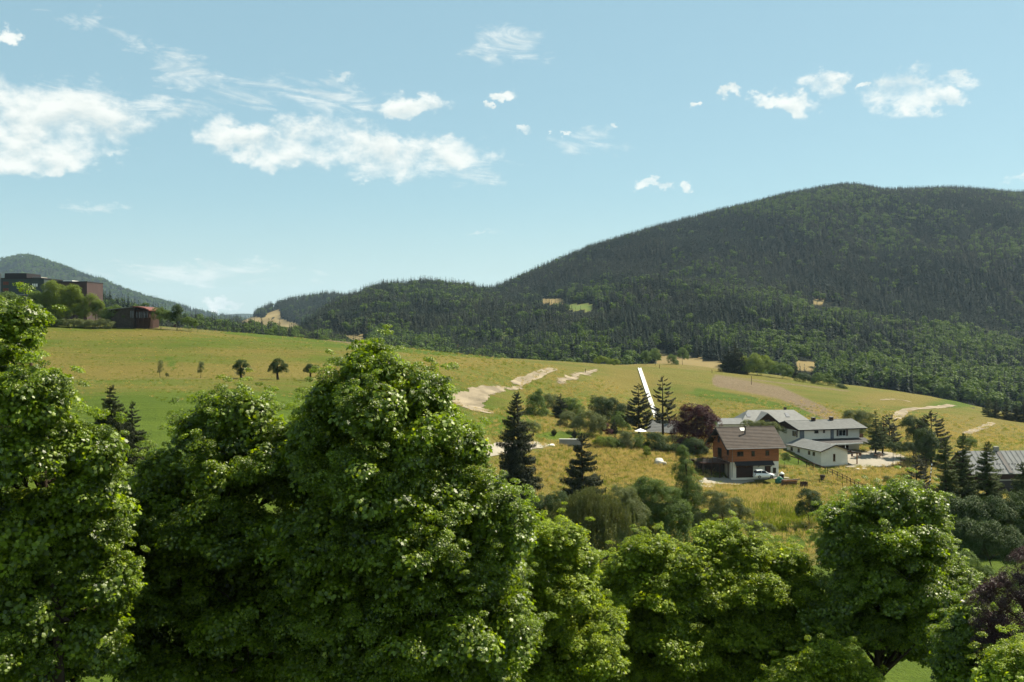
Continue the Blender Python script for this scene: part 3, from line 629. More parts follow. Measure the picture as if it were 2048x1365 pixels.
def bend(a, b, r, k=4, sag=.08):
    a, b = Vector(a), Vector(b); L = (b-a).length; o = []
    off = Vector(r.normal(size=3))*L*sag
    for i in range(k+1):
        t = i/k; o.append(a.lerp(b, t)+off*math.sin(t*math.pi)+Vector((0, 0, L*.06*math.sin(t*math.pi))))
    return o
def lobed_tree(name, label, cat, Y, bpx, lobes, leaf='ash', rc=.42, cover=1.5, group=None, trunk_r=None, seed=None, inner=.25, depth=.9, ground=True, limbs=True, twigs=5, mink=.5, sub=0, base=None):
    """a broadleaf tree or shrub: trunk, a limb to each mass of the crown, clumps of leaves over each mass.
    lobes: (px, py, half width px, half height px, metres behind Y)"""
    global _tn; _tn += 1; r = np.random.default_rng(_tn*13+5 if seed is None else seed)
    b = G(bpx, Y) if base is None else Vector(base); root = empty(name, b, label=label, cat=cat, group=group)
    Ls = []
    for q in lobes:
        dY = q[4] if len(q) > 4 else 0.0; c = P(q[0], q[1], Y+dY); rx = q[2]/F*Y; rz = q[3]/F*Y; Ls.append((np.array(c-b), np.array([rx, (rx*.6+rz*.4)*depth, rz])))
    pts = []; nrm = []; own = []; sc = []
    if sub:     # every mass breaks up into smaller billows
        Ls = [(c, np.maximum(ra-.46, .3)) for c, ra in Ls]; big = Ls; Ls2 = []
        for c, ra in big:
            Ls2.append((c, ra*.52))
            for q in range(sub):
                d = unit(1, r)[0]; d[2] = abs(d[2])*1.1-.3; d /= np.linalg.norm(d); Ls2.append((c+d*ra*r.uniform(.55, 1.22), ra*r.uniform(.18, .42)*[r.uniform(.8, 1.6), r.uniform(.8, 1.6), r.uniform(.4, .75)]))
        Ls = Ls2
    for i, (c, ra) in enumerate(Ls):
        k = rc if rc > .45 and leaf.startswith('maple') else rc*ra.mean()
        area = 4*math.pi*((ra[0]*ra[1])**1.6/3+(ra[0]*ra[2])**1.6/3+(ra[1]*ra[2])**1.6/3)**(1/1.6); n = max(6, int(area/(math.pi*k*k)*cover))
        d = unit(n, r); d[:, 2] = np.where(d[:, 2] < -.55, -d[:, 2], d[:, 2]); rad = np.where(r.random(n) < .22, r.uniform(1.0, 1.45, n), r.uniform(.68, 1.0, n)) if sub else r.uniform(.74, 1.04, n); lump = .84+.34*vnoise(d[:, 0]*3+i, d[:, 1]*3+d[:, 2]*3, 1.1, i)
        ins = r.random(n) < inner/(1+inner); rad = np.where(ins, r.uniform(.2, .7, n), rad)
        p = c+d*ra*(rad*lump)[:, None]
        if sub: p = p+r.normal(size=p.shape)*.16
        pts.append(p); nrm.append((d*[.55, .55, .4]+[0, 0, 1.] if sub else d*[1, 1, .8]+[0, 0, .7])+r.normal(size=d.shape)*.18); own += [i]*len(p)
        sc.append(k*r.uniform(.55, 1.3, len(p))*np.where(rad > 1, .62, 1))
    if sub:     # single shoots stand out of the crown and break its outline
        for i, (c, ra) in enumerate(big):
            for q in range(20):
                d = unit(1, r)[0]; d[2] = abs(d[2])*.9+.05*(q % 3); d /= np.linalg.norm(d); tip = d+[0, 0, .35]; L = r.uniform(.16, .46)
                for e, f in ((.0, .62), (1.0, .48), (2.0, .34)):
                    pts.append((c+d*ra*.98+tip*L*e)[None]+r.normal(size=(1, 3))*.05); nrm.append((d*.4+[0, 0, 1.])[None]+r.normal(size=(1, 3))*.25); own.append(i*(sub+1)); sc.append(np.array([rc*f*r.uniform(.8, 1.2)]))
    pts = np.concatenate(pts); nrm = np.concatenate(nrm); sc = np.concatenate(sc); own = np.array(own)
    # nothing grows deep inside another mass, where no light comes
    low = np.full(len(pts), 9.0); cs = np.array([q[0] for q in Ls]); rs = np.array([q[1] for q in Ls])
    for j in range(len(Ls)): low = np.minimum(low, np.where(own == j, 9.0, (((pts-cs[j])/rs[j])**2).sum(1)))
    ok = (low > (.30 if sub else .45)) | (r.random(len(pts)) < .25); pts, nrm, sc, own = pts[ok], nrm[ok], sc[ok], own[ok]
    if ground:
        w = pts+np.array(b); h = gz(w[:, 0], w[:, 1]); ok = w[:, 2] > h+.1; pts, nrm, sc, own = pts[ok], nrm[ok], sc[ok], own[ok]
    n = len(pts)
    if leaf == 'willow': rot = np.c_[np.zeros((n, 2)), r.random(n)*6.283]
    else: rot = euler_to(nrm, r.random(n)*6.283)
    scatter('crown', pts, rot, sc, r.integers(0, NVAR[leaf], n), NG[leaf], root, kind='stuff')
    if sub: own = own//(sub+1); Ls = big
    if limbs:
        top = max(Ls, key=lambda q: q[0][2])[0]; H = max(top[2], .5); tr = trunk_r or max(.05, H*.018); mb = MB()
        cx = np.mean([q[0] for q in Ls], axis=0); lean = Vector((cx[0]*.5+top[0]*.5, cx[1]*.5+top[1]*.5, H))
        st = bend((0, 0, -.3), lean, r, 8, .03); mb.tube(st, [tr*(1.35 if i == 0 else 1-.85*i/8) for i in range(9)], 9)
        for i, (c, ra) in enumerate(Ls):
            z0 = min(max(.36*H, c[2]-max(ra[2], abs(c[0])*.8, .6)), .9*H); kk = min(int(z0/H*8), 7); s0 = st[kk].lerp(st[kk+1], min(1, z0/H*8-kk)); r0 = tr*(1-.8*z0/H)*.6
            lb = bend(s0, c+np.array([0, 0, ra[2]*.35]), r, 5, .07); mb.tube(lb, [r0*(1-.8*t/5) for t in range(6)], 6)
            mine = np.where(own == i)[0]
            for q in r.permutation(mine)[:twigs]: mb.tube(bend(lb[int(r.integers(2, 6))], pts[q], r, 3, .08), [r0*.32, r0*.26, r0*.2, r0*.1], 4, False)
        mb.build('trunk', M_bark, root, True)
    return root
_tn = 0
def conifer(name, label, Y, bpx, top, wpx, leaf='spruce', whorls=26, per=7, clear=.08, sparse=0.0, group=None, power=.8, pitch=.25, base_py=None, cat='conifer', widen=1.0):
    """trunk with whorls of boughs, shorter towards the tip"""
    global _tn; _tn += 1; r = np.random.default_rng(_tn*17+3)
    b = G(bpx, Y) if base_py is None else P(bpx, base_py, Y); H = (P(bpx, top, Y)-b).z; Rr = wpx/2/F*Y
    root = empty(name, b, label=label, cat=cat, group=group)
    pt = []; ro = []; sc = []
    for k in range(whorls):
        t = k/(whorls-1); z = H*(clear+(1-clear)*t**.92)
        for j in range(max(3, int(per*(1-.4*t)))):
            if r.random() < sparse*(1-t): continue
            L = (Rr*(1-t)**power+.02*H)*r.uniform(.72, 1.14)*(1-.35*max(0, .16-t)/.16); ang = r.random()*6.283
            pt.append((0, 0, z+r.normal()*H*.006)); ro.append((r.normal()*.12, pitch*(1-1.6*t)+r.normal()*.08, ang)); sc.append((L, L*widen, L))
    for q in range(5): pt.append((0, 0, H*(.955-.01*q))); ro.append((r.random()*6, -1.25+.2*q, r.random()*6.28)); sc.append([H*.055]*3)
    scatter('crown', pt, ro, sc, r.integers(0, 4, len(pt)), NG[leaf], root, kind='stuff')
    tr = H*.014+.05; MB().tube(bend((0, 0, -.3), (r.normal()*.1, 0, H*.99), r, 6, .006), [tr*(1.2-1.12*i/6) for i in range(7)], 8).build('trunk', M_bark, root, True)
    return root

# ------------------------------------------------------------------ foreground maples
FG = 'maples below the window'
def maple(label, Y, bpx, lobes, leaf='maple', rc=.52, cover=1.15, **kw):
    # crowns are as deep as they are wide
    back = [(q[0]+random.uniform(-14, 14), q[1]+random.uniform(2, 16), q[2]*.9, q[3]*.88, (q[4] if len(q) > 4 else 0)+e) for e in (2.3, 4.5) for q in lobes if q[2] > 40]
    lobes = lobes+back
    return lobed_tree('maple_tree', label, 'maple', Y, bpx, lobes, leaf, rc, cover, group=FG, trunk_r=.20, twigs=9, sub=11, inner=.15, **kw)
maple('tall maple cut by the picture edge, above the two small spruces', 26, 150, [(-25,690,72,72,0),(30,668,34,44,.4),(-60,820,120,120,1),(50,800,80,78,-1),(112,888,60,60,0),(20,930,120,90,-.5),(180,980,46,66,.5),(100,1040,100,90,1),(-40,1080,120,110,0),(150,1170,70,80,1.5),(10,1230,110,100,.5),(60,1330,110,80,1),(-60,1330,110,90,0),(178,915,28,28,.3),(80,1130,90,90,1.5),(195,1065,45,65,1.5),(225,1180,55,75,1.5),(195,1290,70,80,1.5)])
maple('broad rounded maple between the small spruces and the tallest maple', 33, 430, [(480,835,75,58,0),(408,872,56,54,.5),(552,892,50,50,0),(328,955,50,58,0),(480,945,110,90,-1),(590,980,70,90,0),(300,1050,90,95,0),(430,1080,120,110,-1.5),(560,1120,110,110,0),(340,1200,110,100,0),(480,1260,130,110,-1),(250,1300,90,90,1),(620,1290,90,100,.5),(360,1345,110,60,0),(250,1120,75,90,1),(400,1180,120,100,1.5),(520,1200,120,100,1.5),(600,1180,80,100,1),(430,1330,130,90,1.5),(560,1350,120,80,1)])
maple('tallest maple with two tops in front of the meadow, nearest the spruces', 30, 760, [(748,748,56,50,0),(674,812,52,60,0),(640,862,46,46,.3),(742,838,88,78,-.8),(850,802,50,54,0),(840,895,88,88,-.5),(915,900,36,48,.5),(640,935,76,88,.6),(740,985,118,100,-1),(890,1000,88,88,0),(975,1010,60,52,.3),(1012,1062,58,58,0),(660,1100,110,110,0),(820,1130,128,110,-1),(960,1150,95,92,0),(700,1260,130,110,0),(880,1280,130,110,-.8),(1010,1270,78,90,.4),(760,1350,120,60,0),(740,1120,120,110,1.5),(620,1200,90,100,1),(780,1220,130,110,1.5),(940,1230,100,100,1),(640,1330,100,80,1),(950,1340,110,70,1)])
maple('small light green maple crown tucked beside the tallest maple', 37, 1115, [(1110,1088,56,42,0),(1150,1130,42,42,.5),(1065,1150,52,58,0),(1140,1210,62,60,-.5),(1080,1275,75,70,0),(1170,1310,66,66,0),(1100,1355,90,50,0),(1020,1165,55,65,1),(1150,1260,65,60,1),(1050,1340,80,60,1),(1200,1265,45,55,1)], 'maple2')
maple('yellow green maple below the willow', 43, 1300, [(1298,1108,50,40,0),(1250,1150,48,42,.4),(1362,1138,52,44,0),(1215,1195,42,38,.3),(1300,1200,78,60,-.6),(1390,1215,58,56,0),(1240,1270,66,60,0),(1350,1300,86,65,-.4),(1255,1345,80,50,0),(1220,1240,60,60,1),(1300,1260,80,60,1),(1400,1290,70,60,1),(1330,1350,90,50,1)], 'maple2')
maple('yellow green maple below the wooden chalet', 44, 1500, [(1440,1086,46,38,0),(1492,1112,44,42,.3),(1420,1150,52,48,0),(1500,1190,70,60,-.6),(1572,1135,46,38,.8),(1592,1195,56,52,0),(1450,1262,76,66,0),(1560,1272,78,66,-.3),(1500,1345,100,56,0),(1610,1320,60,50,.3),(1420,1220,60,60,1),(1530,1240,80,60,1),(1620,1265,55,55,1),(1400,1340,80,60,1),(1580,1340,80,50,1)], 'maple2')
maple('large dense maple below the white house, grass showing by its trunk', 42, 1745, [(1762,1006,68,42,0),(1832,1022,62,50,.3),(1692,1042,48,42,.3),(1690,1100,50,44,0),(1780,1092,100,72,-.8),(1862,1105,42,60,.3),(1720,1185,82,74,0),(1832,1190,98,88,-.4),(1905,1185,52,62,.4),(1850,1285,88,72,0),(1660,1245,55,46,.3),(1770,1262,64,40,0),(1740,1120,80,60,1),(1800,1235,90,50,1),(1900,1265,65,65,1)])
maple('rounded maple bough beside the purple plum', 33, 1965, [(1962,1245,58,46,0),(1925,1290,60,44,.3),(1990,1300,36,36,0),(1940,1345,70,40,0)])
maple('bright maple top at the bottom picture corner', 27, 2030, [(2030,1352,45,24,0),(2050,1365,50,40,.4)], 'maple2')
maple('half hidden maple low between its larger neighbours, tops just showing', 39, 1640, [(1650,1330,60,40,0),(1695,1350,60,34,.5),(1590,1360,60,40,0)], 'maple2')
lobed_tree('plum_tree', 'dark purple leaved plum at the picture edge behind the maple bough', 'plum tree', 31, 2060, [(2055,1140,30,44,0),(2018,1185,44,44,0),(2045,1250,66,66,0),(1972,1205,38,32,.3),(2015,1330,58,56,0),(1985,1265,40,40,.4)], 'plumnear', .30, 1.7, trunk_r=.15)
# ------------------------------------------------------------------ trees and shrubs of the middle distance
T = lobed_tree
conifer('spruce_tree', 'tall drooping spruce standing on the golden slope beside the tallest maple', 150, 1033, 785, 104, 'spruce', 38, 10, .02, .06, pitch=.38, power=.72)
conifer('spruce_tree', 'shorter dark spruce with a broken side in front of the concrete wall', 140, 1165, 868, 116, 'spruce', 32, 10, .02, .14, pitch=.30, power=.62)
conifer('spruce_tree', 'small brownish spruce between two maples, the taller of the pair', 78, 224, 772, 128, 'spruce', 30, 11, .05, .05, pitch=.10)
conifer('spruce_tree', 'small brownish spruce between two maples, the shorter of the pair', 80, 266, 804, 84, 'spruce', 26, 10, .05, .05, pitch=.10)
conifer('pine_tree', 'dense dark pine beside the white slide, the wider of two', 225, 1278, 768, 66, 'pine', 16, 8, .12, .0, pitch=-.05, power=.55, widen=1.2)
conifer('pine_tree', 'open layered pine on a bare stem beside the white slide', 228, 1326, 753, 54, 'pine', 12, 6, .22, .05, pitch=-.05, power=.42, widen=1.2)
for px_, tp, w_, lb in ((1457, 698, 38, 'dark spruce on the meadow crest, first of a close group of three'), (1469, 684, 44, 'tallest dark spruce of the close group on the meadow crest'), (1482, 704, 38, 'dark spruce on the meadow crest next to the round green tree')):
    conifer('spruce_tree', lb, 432, px_, tp, w_*1.25, 'spruce', 18, 8, .02, pitch=.3, group='spruces on the meadow crest')
conifer('spruce_tree', 'slim dark spruce rising from the shrubs on the meadow crest', 440, 1590, 722, 20, 'spruce', 14, 7, .02, pitch=.3)
g_ = 'trees along the meadow crest'
T('broadleaf_tree', 'round pale green tree next to the crest spruces', 'broadleaf tree', 430, 1515, [(1510,728,26,18),(1535,735,20,14,2),(1495,738,14,12)], 'lime', .36, 1.6, g_)
T('broadleaf_tree', 'low green tree on the crest between the pale tree and slim spruce', 'broadleaf tree', 425, 1565, [(1560,742,22,14),(1578,748,14,10)], 'ash', .4, 1.6, g_)
T('shrub', 'green shrub on the crest below the slim spruce', 'shrub', 415, 1610, [(1605,758,18,10),(1625,762,12,8)], 'deep', .4, 1.6, g_)
T('shrub', 'bright green shrub at the end of the crest shrub line', 'shrub', 412, 1645, [(1643,760,20,13),(1662,766,12,9)], 'ash', .4, 1.6, g_)
T('shrub', 'last small dark shrub of the crest shrub line', 'shrub', 405, 1684, [(1680,775,10,6),(1690,778,6,4)], 'deep', .45, 1.6, g_)
T('shrub', 'pale green shrub on the skyline above the gravel path', 'shrub', 420, 1215, [(1205,722,16,8),(1228,726,14,6)], 'lime', .4, 1.6)
T('shrub', 'low scrub patch on the meadow below the green crest strip', 'shrub', 300, 930, [(915,718,24,5),(945,721,18,4),(890,716,12,4)], 'ash', .5, 1.4)
for i_, (px_, py_, Y_) in enumerate(((1290,728,470), (1310,724,500), (1345,735,540), (1365,722,560))):
    T('broadleaf_tree', ('small round tree at the forest edge just above the slide top', 'second small tree above the slide top, in front of bare soil', 'shrubby tree on the bare slope behind the crest', 'single tree on the bare bank at the forest foot')[i_], 'broadleaf tree', Y_, px_, [(px_,py_-14,10,11),(px_+6,py_-8,7,7)], 'ash', .42, 1.6)
# garden by the concrete wall
g_ = 'garden trees behind the concrete wall'
T('broadleaf_tree', 'upright green tree behind the tall spruce', 'broadleaf tree', 222, 1078, [(1072,818,20,26),(1085,840,20,24),(1062,845,18,22),(1078,795,10,14)], 'ash', .36, 1.6, g_)
T('broadleaf_tree', 'grey green tree at the back of the garden clump', 'broadleaf tree', 236, 1105, [(1100,805,18,16),(1118,812,16,18),(1105,830,20,18)], 'olive', .36, 1.6, g_)
conifer('spruce_tree', 'dark pointed conifer in the middle of the garden clump', 226, 1121, 787, 44, 'spruce', 18, 8, .02, pitch=.2, group=g_)
T('broadleaf_tree', 'dark round tree in the garden clump right of the pointed conifer', 'broadleaf tree', 230, 1146, [(1140,815,20,18),(1155,828,18,18),(1140,840,18,16)], 'ash', .36, 1.6, g_)
T('broadleaf_tree', 'pale olive round tree in front of the garden clump', 'broadleaf tree', 214, 1135, [(1135,840,16,16),(1125,852,14,14),(1146,856,14,14)], 'olive', .36, 1.6, g_)
T('broadleaf_tree', 'broad olive willow over the garden lawn', 'broadleaf tree', 208, 1180, [(1175,842,26,18),(1195,848,20,18),(1160,852,16,14),(1185,860,22,14)], 'olive', .34, 1.7, g_)
T('broadleaf_tree', 'dark broad tree behind the olive willow', 'broadleaf tree', 238, 1212, [(1200,812,24,18),(1222,818,22,20),(1240,832,16,22),(1210,838,30,20)], 'deep', .34, 1.7, g_)
T('broadleaf_tree', 'green tree filling the gap before the wide pine', 'broadleaf tree', 232, 1245, [(1240,845,16,20),(1250,862,14,14)], 'ash', .38, 1.6, g_)
T('plum_tree', 'small purple shrub beside the olive willow', 'plum tree', 212, 1212, [(1210,858,11,11),(1218,866,8,7)], 'plum', .42, 1.7)
for px_, tp, Y_, lb in ((1228, 838, 215, 'tall dark column cypress beside the purple shrub'), (1108, 857, 201, 'small clipped cypress on the lawn behind the wall'), (1149, 860, 203, 'small clipped cypress at the end of the concrete wall'), (1231, 866, 200, 'bright young cypress above the hedge')):
    conifer('cypress_tree', lb, Y_, px_, tp, 15 if tp > 850 else 20, 'larch' if tp == 866 else 'spruce', 16, 9, .0, power=.6, pitch=-.9, cat='cypress', group='garden cypresses')
T('shrub', 'green shrub at the foot of the tall spruce', 'shrub', 205, 1065, [(1060,872,16,14),(1080,880,14,12)], 'ash', .4, 1.6)
T('shrub', 'dark shrub at the end of the concrete wall', 'shrub', 198, 1100, [(1095,884,12,10),(1108,888,9,8),(1085,880,10,9)], 'deep', .42, 1.6)
T('shrub', 'grey green shrub by the wooden path', 'shrub', 200, 1050, [(1048,862,16,20),(1068,858,12,14)], 'olive', .4, 1.6)
g_ = 'hedge shrubs above the golden slope'
for i_, (a, lf, lb) in enumerate((([(1205,886,18,12),(1220,893,16,10)], 'lime', 'pale clipped hedge shrub next to the broken spruce'), ([(1235,893,18,11),(1222,884,14,9)], 'ash', 'low hedge shrub in the middle of the hedge line'),
      ([(1250,884,17,19),(1250,896,17,12)], 'olive', 'tall rounded hedge shrub with silvery top'), ([(1276,890,12,20),(1284,900,12,12)], 'ash', 'narrow hedge shrub beside the silvery one'),
      ([(1308,884,22,16),(1300,898,22,13),(1325,896,16,13)], 'deep', 'broad dark hedge shrub behind the yellow sapling'), ([(1345,900,16,11),(1365,903,14,11),(1330,905,14,9)], 'deep', 'dark hedge shrub near the purple plum'))):
    T('shrub', lb, 'shrub', 196+i_*.6, a[0][0], a, lf, .38, 1.7, g_, limbs=True)
T('shrub', 'pale feathery hedge in front of the little grey roof', 'hedge', 212, 1350, [(1325,880,14,8),(1345,879,14,8),(1365,880,14,8),(1382,884,10,7)], 'olive', .42, 1.8)
T('shrub', 'small yellow green sapling beside the white boulder', 'sapling', 189, 1293, [(1293,902,7,9),(1290,909,5,5),(1297,908,5,5)], 'lime', .42, 1.5)
T('plum_tree', 'large round purple plum beside the wooden chalet', 'plum tree', 206, 1393, [(1390,840,34,30),(1368,860,28,28),(1416,857,26,28),(1393,876,40,26),(1408,826,18,15),(1376,829,16,13),(1392,895,36,18)], 'plum', .30, 1.8)
T('shrub', 'dark hedge below the purple plum', 'hedge', 200, 1392, [(1375,900,16,13),(1400,902,16,12),(1388,890,20,12)], 'deep', .38, 1.7)
T('broadleaf_tree', 'green top just behind the purple plum', 'broadleaf tree', 216, 1416, [(1417,838,10,12),(1424,850,8,10)], 'ash', .4, 1.5)
# around the white house
T('shrub', 'green bush on the lawn between chalet and white house', 'shrub', 200, 1570, [(1569,914,9,8),(1574,918,7,6)], 'ash', .42, 1.7)
T('shrub', 'flat green roof of shrubs behind the chalet ridge', 'shrub', 222, 1510, [(1495,848,16,6),(1518,850,18,7),(1545,852,16,7),(1560,862,12,8)], 'olive', .45, 1.6)
T('broadleaf_tree', 'airy grey green tree beside the white house', 'broadleaf tree', 232, 1722, [(1712,838,22,18),(1735,842,18,18),(1722,862,24,18),(1700,830,14,10)], 'olive', .34, 1.5)
conifer('larch_tree', 'pale feathery larch on the terrace, the nearer one', 216, 1751, 822, 46, 'larch', 18, 8, .2, .1, pitch=.15)
conifer('larch_tree', 'pale feathery larch on the terrace, the farther one', 218, 1765, 832, 42, 'larch', 16, 8, .2, .1, pitch=.15)
conifer('pine_tree', 'dark bushy pine behind the larches', 232, 1778, 828, 56, 'pine', 12, 8, .1, .1, power=.5)
conifer('pine_tree', 'dark layered pine behind the pointed conifers', 212, 1862, 822, 84, 'pine', 15, 8, .05, .1, power=.5)
T('broadleaf_tree', 'dark leafy tree left of the layered pine', 'broadleaf tree', 215, 1828, [(1822,850,18,18),(1840,858,16,18),(1828,872,20,16)], 'deep', .34, 1.7)
T('broadleaf_tree', 'dense dark tree in front of the layered pine', 'broadleaf tree', 196, 1850, [(1848,880,16,24),(1862,890,14,24),(1850,905,18,18)], 'deep', .34, 1.7)
for i_, px_ in enumerate((1785, 1802, 1820, 1838)): T('shrub', ('hedge shrub behind the terrace, next to the larches', 'second hedge shrub behind the terrace', 'third hedge shrub behind the terrace', 'last hedge shrub behind the terrace, beside the dense dark tree')[i_], 'hedge', 206+.4*i_, px_, [(px_-4,894,10,9),(px_+5,899,10,9)], 'deep', .42, 1.7, 'hedge behind the terrace')
conifer('pine_tree', 'stout young pine on the slope beside the striped pole', 158, 1832, 898, 74, 'pine', 15, 9, .02, .0, power=.62, pitch=-.1, widen=1.2)
T('shrub', 'small grey shrub on the dry slope left of the young pine', 'shrub', 172, 1775, [(1774,962,11,9),(1782,967,8,6)], 'olive', .42, 1.4)
g_ = 'pointed conifers by the grey roofed house'
for i_, (px_, tp, bt, w_, lb, lf) in enumerate(((1892, 878, 1075, 26, 'pointed conifer nearest the striped pole', 'ash'), (1926, 868, 1080, 24, 'slender pointed conifer in the middle of the group', 'ash'), (1976, 884, 1085, 30, 'pointed conifer in front of the grey metal roof', 'ash'), (2044, 925, 1100, 28, 'pointed conifer at the picture edge', 'ash'), (1948, 960, 1100, 26, 'lower pointed conifer between two taller ones', 'deep'))):
    conifer('pointed_conifer', lb, 118+i_*2, px_, tp, w_*2.5, 'larch', 34, 11, .03, .0, g_, power=.50, pitch=-.15)
T('shrub', 'round bush below the grey roofed house and pointed conifers', 'shrub', 205, 1936, [(1930,884,15,12),(1944,888,10,10)], 'ash', .4, 1.6)
T('shrub', 'dark round bush on the bank under the fence', 'shrub', 150, 1620, [(1618,1002,22,22),(1630,1018,18,18),(1608,1020,16,16)], 'deep', .36, 1.8)
# rank growth on the bank and under the wall of maples
g_ = 'shrubs on the bank below the chalet'
T('broadleaf_tree', 'slender pale tree beside the driveway entrance', 'broadleaf tree', 140, 1372, [(1364,908,13,16),(1366,938,20,24),(1374,968,25,28),(1372,1005,30,32),(1390,1002,20,26),(1378,1040,36,30)], 'ash', .32, 1.7, None)
T('shrub', 'grey green shrub mass below the slender pale tree', 'shrub', 122, 1450, [(1430,1006,28,24),(1462,1018,28,22),(1488,1030,20,14),(1445,1038,44,26),(1410,1050,30,24)], 'olive', .32, 1.7, g_)
T('broadleaf_tree', 'bright green sallow in front of the golden slope', 'broadleaf tree', 116, 1310, [(1300,985,40,26),(1330,1000,34,28),(1275,1005,32,26),(1345,1030,40,30),(1300,1040,50,34),(1330,1070,56,40),(1280,1085,50,40)], 'ash', .30, 1.7, g_)
T('broadleaf_tree', 'greyish sallow beside the weeping willow', 'broadleaf tree', 112, 1250, [(1245,1000,30,26),(1225,1025,30,26),(1262,1035,36,30),(1240,1070,40,34)], 'olive', .30, 1.7, g_)
T('broadleaf_tree', 'dark green sallow under the tall spruce', 'broadleaf tree', 128, 1090, [(1075,1015,36,22),(1115,1010,32,24),(1050,1035,34,24),(1100,1045,44,28)], 'deep', .30, 1.7, g_)
T('weeping_willow', 'weeping willow with hanging olive branches behind the maples', 'willow', 92, 1185, [(1180,1005,46,26),(1140,1040,42,36),(1225,1045,40,38),(1180,1070,58,52),(1150,1130,50,56),(1215,1135,46,56),(1185,1180,56,50)], 'willow', .40, 2.2, twigs=6)
T('shrub', 'low dark shrubs on the lawn edge under the dense maple', 'shrub', 88, 1900, [(1890,1120,30,24),(1930,1135,32,26),(1885,1165,30,28),(1960,1160,34,26)], 'ash', .32, 1.6)
T('shrub', 'dark juniper mass below the pointed conifers', 'shrub', 96, 1990, [(1960,1080,44,36),(2010,1095,40,36),(2045,1110,36,36),(1925,1075,34,32)], 'deep', .30, 1.8)
T('shrub', 'lime shrub at the bank foot between two maples', 'shrub', 112, 1520, [(1510,1055,20,12),(1535,1058,18,10),(1485,1052,16,10)], 'olive', .4, 1.6)
# row of small trees across the meadow
g_ = 'row of small trees across the meadow'
for px_, lb in ((321, 'thin staked sapling at the end of the meadow row'), (401, 'thin staked sapling second along the meadow row')):
    T('sapling', lb, 'sapling', 180, px_, [(px_,729,6,7),(px_+1,737,6,6),(px_-1,743,5,5)], 'olive', .5, 1.3, g_, trunk_r=.05)
for px_, lo, lb in ((483, [(482,728,12,8),(473,737,8,8),(491,736,8,8),(481,745,9,8)], 'knobbly dark pollard in the meadow row next to the saplings'), (556, [(556,728,12,9),(546,738,10,10),(567,738,10,10),(556,742,12,8)], 'largest dark pollard of the meadow row'),
                    (621, [(620,736,9,7),(613,742,6,7),(627,742,6,8)], 'smallest dark pollard, last of the meadow row')):
    T('pollard_tree', lb, 'pollard', 180, px_, lo, 'deep', .42, 1.8, g_, trunk_r=.26)
T('shrub', 'tiny dark shrub beside the first sapling', 'shrub', 182, 333, [(333,750,3,3),(337,752,2,2)], 'deep', .6, 1.5)
# by the buildings on the far rise
g_ = 'trees by the dark block on the rise'
for px_, lo, lf, lb in ((15, [(10,602,26,16),(34,612,18,18),(-8,614,22,20),(14,628,28,18),(30,642,20,9)], 'ash', 'bushy tree in front of the dark block at the picture edge'), (74, [(74,602,16,20),(66,622,18,18),(84,624,16,18),(74,640,20,10)], 'ash', 'slim tree before the dark block'),
      (110, [(108,584,20,20),(122,600,20,20),(98,606,20,22),(112,624,24,20),(105,640,22,10)], 'lime', 'tallest round tree before the dark block'), (148, [(146,590,18,18),(158,608,16,18),(138,612,18,18),(148,626,20,14)], 'lime', 'leafy tree on a clear stem next to the tallest one'),
      (190, [(182,604,14,14),(196,613,14,12),(180,624,18,16)], 'lime', 'light green tree beside the red brown block'), (196, [(196,621,12,9)], 'ash', 'round bush under the light green tree'),
      (232, [(228,628,20,15),(250,634,14,12),(208,636,15,13)], 'ash', 'low bush in front of the pavilion wall'), (322, [(318,630,16,14),(334,634,12,12)], 'ash', 'round tree next to the pavilion'),
      (354, [(354,622,11,11),(352,636,12,11)], 'deep', 'dark upright tree on the meadow rise'), (378, [(376,644,13,9),(389,648,9,7)], 'ash', 'last round bush of the row on the rise')):
    T('broadleaf_tree' if lo[0][3] > 9.5 else 'shrub', lb, 'tree' if lo[0][3] > 9.5 else 'shrub', 268, px_, lo, lf, .38, 1.7, g_)
for i_ in range(7): T('shrub', ('dark hedge bush under the tallest round tree', 'hedge bush beside the leafy tree stem', 'hedge bush in the middle of the long hedge', 'rusty green hedge bush', 'hedge bush before the light green tree', 'hedge bush near the pavilion drive', 'last hedge bush before the pavilion')[i_], 'hedge', 264, 66+i_*24, [(60+i_*24,646+i_*.4,15,7),(74+i_*24,648+i_*.4,15,7)], 'deep' if i_ < 3 else 'olive', .5, 1.6, 'hedge below the dark block')
# far side of the golden dome
for px_, tp, lf, lb in ((1976, 793, 'larch', 'pale conifer at the edge of the green valley field'), (1992, 800, 'spruce', 'dark conifer next to the pale one by the valley field'), (2014, 803, 'spruce', 'dark conifer beyond the golden dome'), (2032, 806, 'spruce', 'second dark conifer beyond the golden dome'), (2048, 800, 'spruce', 'dark conifer beyond the golden dome at the picture edge')):
    conifer('spruce_tree', lb, 335, px_, tp, 30, lf, 16, 8, .02, pitch=.2, group='conifers beyond the golden dome')

T('shade_leafage', 'added dark mass of yew in the shade below the pointed conifers', 'leafage', 110, 1950, [(1900,1035,34,44,0),(1945,1045,40,50,.5),(1995,1045,36,48,0),(2040,1040,30,56,.5),(1920,1090,44,40,0),(1985,1095,46,38,.4)], 'deep', .30, 2.0)  # deep green leaves added to fill what is only black shade here
